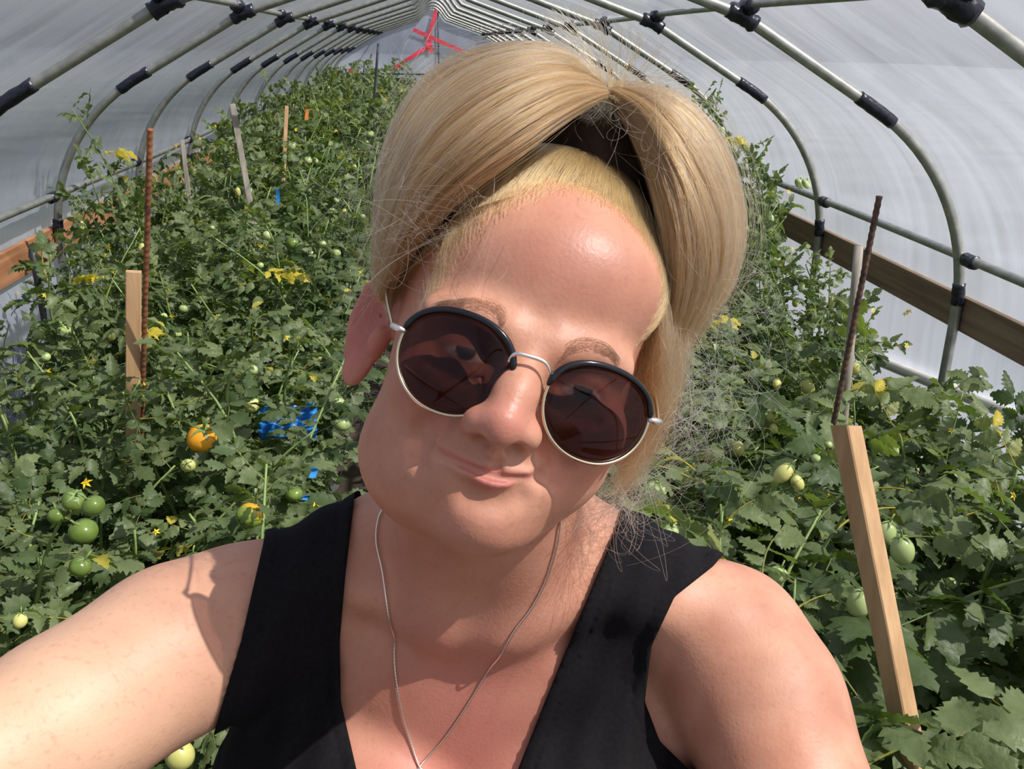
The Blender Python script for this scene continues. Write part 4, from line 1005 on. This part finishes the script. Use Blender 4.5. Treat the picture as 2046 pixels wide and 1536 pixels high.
def lobe_strands(GS, name, n, seed, lift=0.008, wav=0.0021, label=None, k=20, s_pow=1.0, r=0.00016, t0r=0.0, t1r=0.0):
    g = np.random.default_rng(seed); s = g.random(n)**s_pow; e0 = g.random(n)[:, None]*t0r; e1 = 1-g.random(n)[:, None]**2*t1r; t = e0+(e1-e0)*np.linspace(0, 1, k)[None]
    cl = np.round(s*34)/34; amp = g.uniform(0.2, 1.0, n)[:, None]                # strands gather in locks
    sc = s[:, None]+(cl-s)[:, None]*0.65*t; P = np.stack([lobe_at(GS, sc[:, j].clip(0, 1), t[:, j:j+1])[:, 0] for j in range(k)], 1)
    nrm = P-np.array([0, 60, -45])/1000; nrm /= np.linalg.norm(nrm, axis=2)[..., None]
    lv = g.uniform(-0.6, 1, n)[:, None]*lift*np.sin(np.pi*np.clip(t*0.9+0.06, 0, 1)); P += nrm*lv[..., None]
    ph = g.uniform(0, 6.28, (n, 3)); fr = g.uniform(0.6, 1.6, (n, 1))
    for ax in range(3): P[..., ax] += wav*amp*np.sin(t*9*fr+ph[:, ax:ax+1])*(0.2+t)
    lock = 0.0012*(np.sin(cl*173)+np.sin(cl*59))[:, None]*np.sin(np.pi*t); P += nrm*lock[..., None]
    e = t > 0.0; end = g.uniform(0.82, 1.05, n)[:, None]
    hs = np.modf(np.abs(np.sin(cl*911.7)*437.5))[0]; h2 = 0.5+0.5*np.sin(s*21+4*np.sin(s*9))
    return strands(name, P, r, r*0.5, M['hair'], label, np.clip(0.12+0.35*hs+0.3*h2+0.45*(g.random(n)-0.3), 0, 1))
lobe_mass(LOBE_L, 'hair_mass', 0.055); lobe_mass(LOBE_R, 'hair_mass', 0.055)
lobe_strands(LOBE_L, 'hair_lock', 6500, 1, label='blond hair swept from the tie over to the ear'); lobe_strands(LOBE_R, 'hair_lock', 6500, 2, label='blond hair falling from the tie on the far side of the parting')
for GS, sd in ((LOBE_L, 51), (LOBE_R, 52)): lobe_strands(GS, 'loose_strands', 260, sd, lift=0.022, wav=0.007, r=0.0001, k=26, t0r=0.5, t1r=0.5)
# hair drawn up from the forehead to the tie
hl_px = [(752, 640), (768, 590), (800, 540), (850, 490), (905, 452), (1000, 408), (1070, 388), (1140, 380), (1200, 388), (1255, 415), (1296, 458), (1316, 505), (1324, 560), (1318, 620), (1302, 680)]
HL = project_sdf(head_sdf, np.array([loc(a, b, 0.05) for a, b in hl_px]), 12); HL = spline(HL, 120)
SKC = mm(0, 32, -18); SKR = mm(77, 97, 97)
def on_skull(P, off): q = (P-SKC)/(SKR+off[..., None]); return SKC+(P-SKC)/np.linalg.norm(q, axis=-1)[..., None]
def cap_base(P): return smin(ell(P, SKC, SKR), ell(P, mm(10, 96, -42), mm(62, 36, 46)), 0.015)
def scalp_strands(n, seed, name, material, r, vmax, lift, u0=0.0, u1=1.0, baby=False):
    g = np.random.default_rng(seed); u = g.uniform(u0, u1, n)*(len(HL)-1); i = u.astype(int).clip(0, len(HL)-2); R0 = HL[i]+(HL[i+1]-HL[i])*(u-i)[:, None]
    tgt = mm(8, 132, -34)+g.normal(0, 0.004, (n, 3)); v = g.random(n)**1.15*vmax-0.055*g.random(n)**2; k = 14; L = g.uniform(0.25, 1.0, n) if not baby else g.uniform(0.12, 0.4, n)
    t = v[:, None]+np.linspace(0, 1, k)[None]*L[:, None]*(1-v[:, None])
    P = R0[:, None]+(tgt-R0)[:, None]*t[..., None]
    off = 0.0005+lift*np.sin(np.pi*np.clip(t-v[:, None]*0.5, 0, 1))*g.uniform(0.4, 1.2, n)[:, None]
    S_ = on_skull(P, off); w_ = np.clip((t-0.72)/0.28, 0, 1)[..., None]; P = S_*(1-w_)+P*w_
    low = (R0[:, 1] < 0.045)[:, None, None]; d0 = R0-on_skull(R0[:, None], np.full((n, 1), 0.0005))[:, 0]
    P += d0[:, None]*np.exp(-(t*6)**2)[..., None]
    P += 0.0012*np.sin(t*11+g.uniform(0, 6, (n, 1)))[..., None]*g.normal(0, 1, (n, 1, 3))*0.6
    q = P.reshape(-1, 3); want = (off+0.0005).reshape(-1); want[::k] = 0.0
    for _ in range(3):
        f_ = lambda z: np.minimum(head_sdf(z), cap_base(z)-0.001); d = f_(q); e = 0.0005
        Gd = np.stack([f_(q+np.eye(3)[a_]*e)-d for a_ in range(3)], 1)/e
        q = q+Gd/(np.linalg.norm(Gd, axis=1)[:, None]+1e-6)*np.clip(want-d, 0, 0.02)[:, None]
    P = q.reshape(P.shape)
    return strands(name, P, r, r*0.45, material)
scalp_strands(3600, 5, 'hairline_hair', M['hair_root'], 0.00014, 0.5, 0.006, 0.22)['label'] = 'short golden hair combed up from the forehead'
scalp_strands(1300, 6, 'hairline_hair', M['hair_root'], 0.00011, 0.06, 0.004, 0.2, baby=True)
# scalp cap under the strands, then a mass coloured dark as the shade of the hollow
def cap_sdf(P):
    d = np.minimum(cap_base(P), head_sdf(P)); th = 0.058-0.72*np.clip(np.abs(P[:, 0]-0.004)-0.03, 0, 1)
    return np.maximum(np.maximum(np.maximum(d-0.0012, -d-0.005), th-(P[:, 1]*0.80-P[:, 2]*0.60)), np.abs(P[:, 0])-0.080)
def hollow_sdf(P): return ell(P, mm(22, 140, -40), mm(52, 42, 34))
V, F = sdf_mesh(cap_sdf, (-0.10, -0.06, -0.13), (0.10, 0.20, 0.10), 0.003); mesh_obj('scalp_hair', h2w(V)-PB, F, M['hair_mass'], person)
V, F = sdf_mesh(hollow_sdf, (-0.05, 0.08, -0.09), (0.09, 0.20, 0.01), 0.004); mesh_obj('hair_underside', h2w(V)-PB, F, M['hair_shade'], person)['label'] = 'under-hair in the hollow beneath the tie, shade put into its colour'
# hair band at the tie
tie = loc(1213, 182, 0.008)
g = np.random.default_rng(8); n = 260; k = 10; a = g.uniform(0, 6.28, n); P = np.zeros((n, k, 3)); t = np.linspace(0, 1, k)
rad = 0.006+0.014*(t-0.35)**2*6; ht = (t-0.4)*0.030
for j in range(k): P[:, j] = tie+np.stack([np.cos(a+t[j]*1.1)*rad[j]*1.2, np.full(n, ht[j])+0.3*np.sin(a)*rad[j], np.sin(a+t[j]*1.1)*rad[j]], 1)+g.normal(0, 0.0012, (n, 3))
strands('hair_knot', P, 0.00016, 0.00008, M['hair_root'], 'twisted knot of blond hair at the top')
# side hair over the image-right ear, and hair at the other temple
SIDE = [G((1352, 560, .0), (1350, 660, .0), (1335, 760, -.005), (1305, 870, -.012), (1235, 985, -.015)), G((1335, 560, .028), (1325, 650, .028), (1312, 740, .022), (1295, 830, .012), (1240, 960, -.004)), G((1318, 575, .040), (1305, 645, .042), (1295, 715, .038), (1283, 790, .026), (1262, 880, .006))]
lobe_strands(SIDE, 'side_hair', 1700, 3, lift=0.012, wav=0.0065, r=0.00013, t1r=0.75, label='greyish blond hair over the ear')
def GF(*pts): return spline(np.array([on_face(a, b)+mm(0, 0, c) for a, b, c in pts]), 24)
TEMP = [GF((1030, 392, 2), (930, 432, 5), (850, 490, 6), (795, 560, 5), (768, 610, 3)), GF((985, 412, 1), (905, 460, 3), (845, 515, 4), (800, 570, 3), (772, 625, 2)), GF((915, 462, .5), (868, 502, 1.5), (826, 545, 2), (795, 590, 2), (776, 640, 1))]
lobe_strands(TEMP, 'temple_hair', 800, 4, lift=0.003, wav=0.0012, r=0.00009, t0r=0.4, t1r=0.2)
def fuzz(n, seed, z0, u0, u1, ln):
    g = np.random.default_rng(seed); u = g.uniform(u0, u1, n)*(len(HL)-1); i = u.astype(int); b = HL[i]; c = mm(0, 20, -10); k = 7; t = np.linspace(0, 1, k)
    fwd = np.array([0.0, -0.012, 0.008])-0.10*(b-mm(0, 10, 60))*np.array([1, 0.3, 0]); b = b+fwd*g.random(n)[:, None]*z0
    dr = (mm(8, 132, -34)-b); dr /= np.linalg.norm(dr, axis=1)[:, None]; dr += g.normal(0, 0.25, (n, 3)); L = g.uniform(0.4, 1, n)*ln
    P = b[:, None]+dr[:, None]*(L[:, None]*t)[..., None]; q = project_sdf(head_sdf, P.reshape(-1, 3), 8).reshape(P.shape)
    out = q-c; out /= np.linalg.norm(out, axis=2)[..., None]; P = q+out*(0.0004+0.0035*t*g.random((n, 1)))[..., None]
    return strands('hairline_hair', P, 0.00009, 0.00004, M['hair_root'])
fuzz(900, 61, 1.0, 0.16, 1.0, 0.022); fuzz(700, 62, 1.3, 0.02, 0.45, 0.028)
def frizz(name, n, seed, start, end, z0, z1, curl, r, k=22, bend=0.02, label=None):
    g = np.random.default_rng(seed); P = np.zeros((n, k, 3)); t = np.linspace(0, 1, k)
    for i in range(n):
        a = loc(start[0]+g.uniform(-1, 1)*start[2], start[1]+g.uniform(-1, 1)*start[3], g.uniform(*z0)); b = loc(end[0]+g.uniform(-1, 1)*end[2], end[1]+g.uniform(-1, 1)*end[3], g.uniform(*z1))
        q = a+(b-a)*t[:, None]*g.uniform(0.35, 1.0); e = g.normal(0, bend, 3); q += e*np.sin(np.pi*t)[:, None]
        f = g.uniform(3, 13); c = curl*6/(f+2)*g.uniform(0.3, 1.2); ph = g.uniform(0, 6.28)
        q[:, 0] += c*(np.sin(f*t+ph)-math.sin(ph))*t**0.7; q[:, 1] += c*(np.cos(f*t*0.9+ph)-math.cos(ph))*t**0.7; q[:, 2] += c*0.5*np.sin(f*t+2*ph)*t; P[i] = q
    return strands(name, P, r, r*0.5, M['hair_loose'], label)
frizz('loose_strands', 170, 21, (1345, 760, 45, 110), (1390, 890, 110, 160), (-.02, .02), (-.03, .03), 0.021, 0.0001, label='pale frizzy loose hair beside the neck')
frizz('loose_strands', 160, 22, (1260, 960, 45, 50), (1230, 1000, 50, 40), (-.03, 0), (-.03, .0), 0.012, 0.00010)
frizz('loose_strands', 60, 23, (1420, 560, 40, 80), (1520, 760, 110, 180), (-.02, .02), (-.02, .03), 0.014, 0.00009)
frizz('loose_strands', 60, 24, (790, 420, 40, 130), (690, 560, 60, 160), (-.02, .01), (-.03, .03), 0.010, 0.00008)
frizz('loose_strands', 60, 25, (1020, 150, 220, 50), (980, 110, 300, 50), (-.02, .03), (-.02, .04), 0.010, 0.00008)
frizz('loose_strands', 30, 26, (1280, 240, 120, 60), (1300, 260, 140, 120), (.03, .05), (.03, .06), 0.012, 0.00008)
frizz('loose_strands', 60, 27, (900, 420, 110, 70), (820, 500, 90, 70), (.06, .07), (.05, .075), 0.010, 0.00008)
frizz('loose_strands', 40, 28, (730, 700, 20, 120), (690, 820, 40, 120), (-.04, -.02), (-.04, 0), 0.008, 0.00006)
# eyebrows
def brow(px, n, seed):
    g = np.random.default_rng(seed); C = spline([loc(a, b, 0.083) for a, b in px], 40); P = np.zeros((n, 6, 3)); t = np.linspace(0, 1, 6); sgn = 1 if px[0][0] > 1060 else -1
    r = project_sdf(head_sdf, C, 10)
    for i in range(n):
        u = g.random(); c = r[int(u*39)]; th = 0.0045*(1-u*0.6); q = c+np.array([0, g.uniform(-1, 1)*th, 0])
        d = np.array([sgn*(0.35+0.6*u), 0.75-1.0*u, -0.1])*g.uniform(0.004, 0.009); P[i] = q+d*t[:, None]+np.array([0, -0.0015, 0])*t[:, None]**2
    Q = project_sdf(head_sdf, P.reshape(-1, 3), 6).reshape(P.shape); Q[..., 2] += 0.0006+0.0012*np.sin(np.pi*t); return strands('eyebrow', Q, 0.00011, 0.00004, M['brow_hair'])
brow([(1012, 645), (985, 612), (945, 596), (900, 585), (850, 578)], 300, 1); brow([(1120, 700), (1150, 690), (1190, 686), (1230, 697), (1262, 716)], 300, 2)

# ------------------------------------------------------------------ sunglasses, a thing of their own
gl_root = empty('sunglasses', tuple(h2w(mm(0, 0, 95)))); tag(gl_root, 'round dark sunglasses with black upper rims and gold wire on the smiling woman', 'sunglasses')
GB = np.array(gl_root.location)
def gz(x): return 0.0965-3.6*x*x
def lens_outline(c, a, b, tilt, n=64, t0=0.0, t1=2*math.pi, grow_=0.0):
    th = np.linspace(t0, t1, n, endpoint=(t1-t0 < 6.2)); ex = np.cos(th); ey = np.sin(th)
    x = np.sign(ex)*np.abs(ex)**0.92*(a+grow_); y = np.where(ey > 0, np.abs(ey)**0.86*(b*0.90+grow_), ey*(b+grow_)); x = x*(1+0.035*np.sin(th))
    ct, st = math.cos(tilt), math.sin(tilt); X = c[0]+x*ct-y*st; Y = c[1]+x*st+y*ct
    return np.stack([X, Y, gz(X)-0.10*(Y-c[1])*0], 1)
def lens_spec(pl, pr, pt, pb):
    l, r, t, b = [loc(*q, 0.09)[:2] for q in (pl, pr, pt, pb)]; return (l+r)/2, np.linalg.norm(r-l)/2, np.linalg.norm(t-b)/2
LENS = [((-0.0370, -0.0085), 0.0288, 0.0268), ((0.0415, -0.0125), 0.0292, 0.0258)]
TILT = math.radians(-3.2)
def lens_mat():
    m = bpy.data.materials.new('dark_lens'); m.use_nodes = True; n = m.node_tree.nodes; n.remove(n['Principled BSDF'])
    tr = N(m, 'ShaderNodeBsdfTransparent'); tr.inputs[0].default_value = (0.39, 0.30, 0.295, 1); g = N(m, 'ShaderNodeBsdfGlossy'); g.inputs['Roughness'].default_value = 0.03
    lw = N(m, 'ShaderNodeLayerWeight'); lw.inputs[0].default_value = 0.5; pw = N(m, 'ShaderNodeMath', operation='POWER'); pw.inputs[1].default_value = 4.0; LK(m, lw.outputs['Facing'], pw.inputs[0])
    ma = N(m, 'ShaderNodeMath', operation='MULTIPLY_ADD'); ma.inputs[1].default_value = 0.5; ma.inputs[2].default_value = 0.02; LK(m, pw.outputs[0], ma.inputs[0])
    mx = N(m, 'ShaderNodeMixShader'); LK(m, ma.outputs[0], mx.inputs[0]); LK(m, tr.outputs[0], mx.inputs[1]); LK(m, g.outputs[0], mx.inputs[2]); LK(m, mx.outputs[0], n['Material Output'].inputs[0]); return m
M['lens'] = lens_mat()
def gw(P): return h2w(P)-GB
for i, (c, a, b) in enumerate(LENS):
    sgn = -1 if i == 0 else 1
    nr, na = 8, 64; V = []; O = lens_outline(c, a, b, TILT); cen = np.array([c[0], c[1], 0])
    for side in (0.0, -0.0016):
        for r in np.linspace(0, 1, nr+1)[1:]:
            Q = cen+(O-cen)*r; Q[:, 2] = gz(Q[:, 0])+side+0.0022*(1-r*r); V.append(Q)
        V.append(np.array([[c[0], c[1], gz(c[0])+side+0.0022]]))
    V = np.concatenate(V); F = []; st = nr*na+1
    for s_ in (0, 1):
        o_ = s_*st; fl = (lambda f: f) if s_ == 0 else (lambda f: f[::-1])
        for r in range(nr-1):
            for j in range(na): F.append(fl([o_+r*na+j, o_+(r+1)*na+j, o_+(r+1)*na+(j+1) % na, o_+r*na+(j+1) % na]))
        for j in range(na): F.append(fl([o_+nr*na, o_+j, o_+(j+1) % na]))
    for j in range(na): e = (nr-1)*na; F.append([e+j, st+e+j, st+e+(j+1) % na, e+(j+1) % na])
    mesh_obj('lens', gw(V), F, M['lens'], gl_root)
    R_ = lens_outline(c, a, b, TILT, 96, grow_=0.0003); R_ = np.concatenate([R_, R_[:2]])
    V, F = tube(R_, 0.0009, 8, False); mesh_obj('wire_rim', gw(V), F, M['gold'], gl_root)
    lo_, hi_ = (math.radians(12), math.radians(172)) if i == 1 else (math.radians(8), math.radians(168))
    U = lens_outline(c, a, b, TILT, 60, lo_, hi_, 0.0008); U[:, 2] += 0.0006
    rr = 0.0019*np.clip(np.minimum(np.linspace(0, 1, 60), np.linspace(1, 0, 60))*12+0.45, 0.45, 1)
    V, F = tube(U, rr, 10); mesh_obj('brow_rim', gw(V), F, M['black_gloss'], gl_root)['label'] = 'glossy black upper rim'
    h = lens_outline(c, a, b, TILT, 3, math.radians(168 if i == 0 else 12), math.radians(170 if i == 0 else 14))[0]
    hx = h+np.array([sgn*0.0065, 0.0006, -0.002])
    V, F = tube([h+np.array([0, 0, 0.0006]), (h+hx)/2+np.array([0, 0, 0.0006]), hx, hx+np.array([sgn*0.0006, 0, -0.005])], [0.0013, 0.0018, 0.0019, 0.0016], 8); mesh_obj('hinge', gw(V), F, M['silver'], gl_root)
    ear = mm(-88, 26, -14) if i == 0 else mm(82, 18, -22)
    T = spline([hx+np.array([sgn*0.0004, 0, -0.004]), hx*0.55+ear*0.45+np.array([sgn*0.002, 0.002, 0]), ear, ear+np.array([sgn*0.001, -0.012, -0.016])], 24)
    V, F = tube(T, np.r_[np.full(14, 0.0011), np.full(10, 0.0016)], 8); mesh_obj('temple_arm', gw(V), F, M['gold'], gl_root)
    s2 = -sgn; pe = c[0]+s2*a*0.97; pp = np.array([pe+s2*0.0035, c[1]-0.006, gz(pe)-0.007])
    sv, sf = fruit_mesh(1.0, 1.0); sv = np.array(sv)*[0.0018, 0.0042, 0.0022]+pp
    q = mesh_obj('nose_pad', gw(sv), sf, M['clear'], gl_root)
    V, F = tube(spline([np.array([pe, c[1]-0.001, gz(pe)]), np.array([pe+s2*0.001, c[1]-0.003, gz(pe)-0.004]), pp], 8), 0.0005, 6); o = mesh_obj('pad_arm', gw(V), F, M['gold'], q)
BR = spline([np.r_[loc(1016, 722, .095)[:2], 0.0955], np.r_[loc(1029, 707, .098)[:2], 0.0985], np.r_[loc(1058, 712, .1)[:2], 0.0995], np.r_[loc(1088, 724, .098)[:2], 0.0985], np.r_[loc(1100, 748, .095)[:2], 0.0955]], 30)
V, F = tube(BR, 0.0012, 8); mesh_obj('bridge', gw(V), F, M['silver'], gl_root)

# ------------------------------------------------------------------ necklace
def neck_sdf(P):
    d = torso_sdf(P); k_ = cap(P, h2c(mm(0, -50, -22)), np.array([-0.012, -0.120, -0.672]), 0.056, 0.058)
    k_ = smin(k_, cap(P, h2c(mm(-42, -62, -12)), t2c((-0.004, 0.0, -0.004)), 0.013, 0.010), 0.03); k_ = smin(k_, cap(P, h2c(mm(44, -50, -14)), t2c((0.040, 0.0, -0.004)), 0.013, 0.010), 0.03)
    return smin(d, k_, 0.035)
def on_body(px, py, off=0.0012):
    d = np.array([(px-CX)/FPX, -(py-CY)/FPX, -1.0]); d /= np.linalg.norm(d); t = 0.40
    for _ in range(60):
        s = neck_sdf((d*t)[None])[0]; t += s*0.7
        if abs(s) < 1e-4: break
    return d*(t-off-0.0004)
left = [(766, 1000), (758, 1030), (752, 1060), (753, 1092), (766, 1150), (778, 1230), (787, 1310), (797, 1390), (815, 1462), (836, 1528)]
right = [(842, 1526), (880, 1486), (930, 1415), (975, 1342), (1020, 1272), (1062, 1215), (1090, 1160), (1108, 1105), (1117, 1062), (1120, 1030), (1120, 1000)]
CL = [on_body(*q) for q in left]; CR = [on_body(*q) for q in right]
bk = [np.array([-0.0955, -0.0925, -0.690]), np.array([-0.075, -0.078, -0.730]), np.array([-0.012, -0.065, -0.748]), np.array([0.030, -0.085, -0.735]), np.array([0.034, -0.092, -0.700])]
path = spline([bk[2], bk[1]]+CL+CR+[bk[3], bk[2]], 900)
e = 0.0005
for _ in range(12):
    dd = neck_sdf(path); Gd = np.stack([neck_sdf(path+np.eye(3)[k]*e)-dd for k in range(3)], 1)/e
    path = path+Gd/np.linalg.norm(Gd, axis=1)[:, None]*np.clip(0.0013-dd, -0.004, 0.006)[:, None]
    if _ < 9: ker = np.ones(9)/9; path = np.stack([np.convolve(np.r_[np.full(4, path[0, k]), path[:, k], np.full(4, path[-1, k])], ker, 'valid') for k in range(3)], 1)
nk_root = empty('necklace', tuple(to_world(path[600]))); tag(nk_root, 'fine silver chain necklace hanging in a V on the bare chest', 'necklace'); NB = np.array(nk_root.location)
V, F = tube(to_world(path)-NB, 0.00062*(1+0.30*(np.arange(len(path)) % 3 == 0)), 6, False); mesh_obj('chain', V, F, M['silver'], nk_root)
c = on_body(838, 1534, 0.0016); ringp = [c+np.array([0.0026*math.sin(a), -0.0026+0.0026*math.cos(a), 0.0004]) for a in np.linspace(0, 2*math.pi, 20)]
V, F = tube(to_world(np.array(ringp))-NB, 0.0006, 6, False); mesh_obj('pendant_ring', V, F, M['silver'], nk_root)
c2 = on_body(839, 1580, 0.003); sv, sf = fruit_mesh(1.0, 1.0); sv = np.array(sv)*[0.006, 0.0075, 0.0022]+c2; mesh_obj('pendant', to_world(sv)-NB, sf, M['silver'], nk_root)
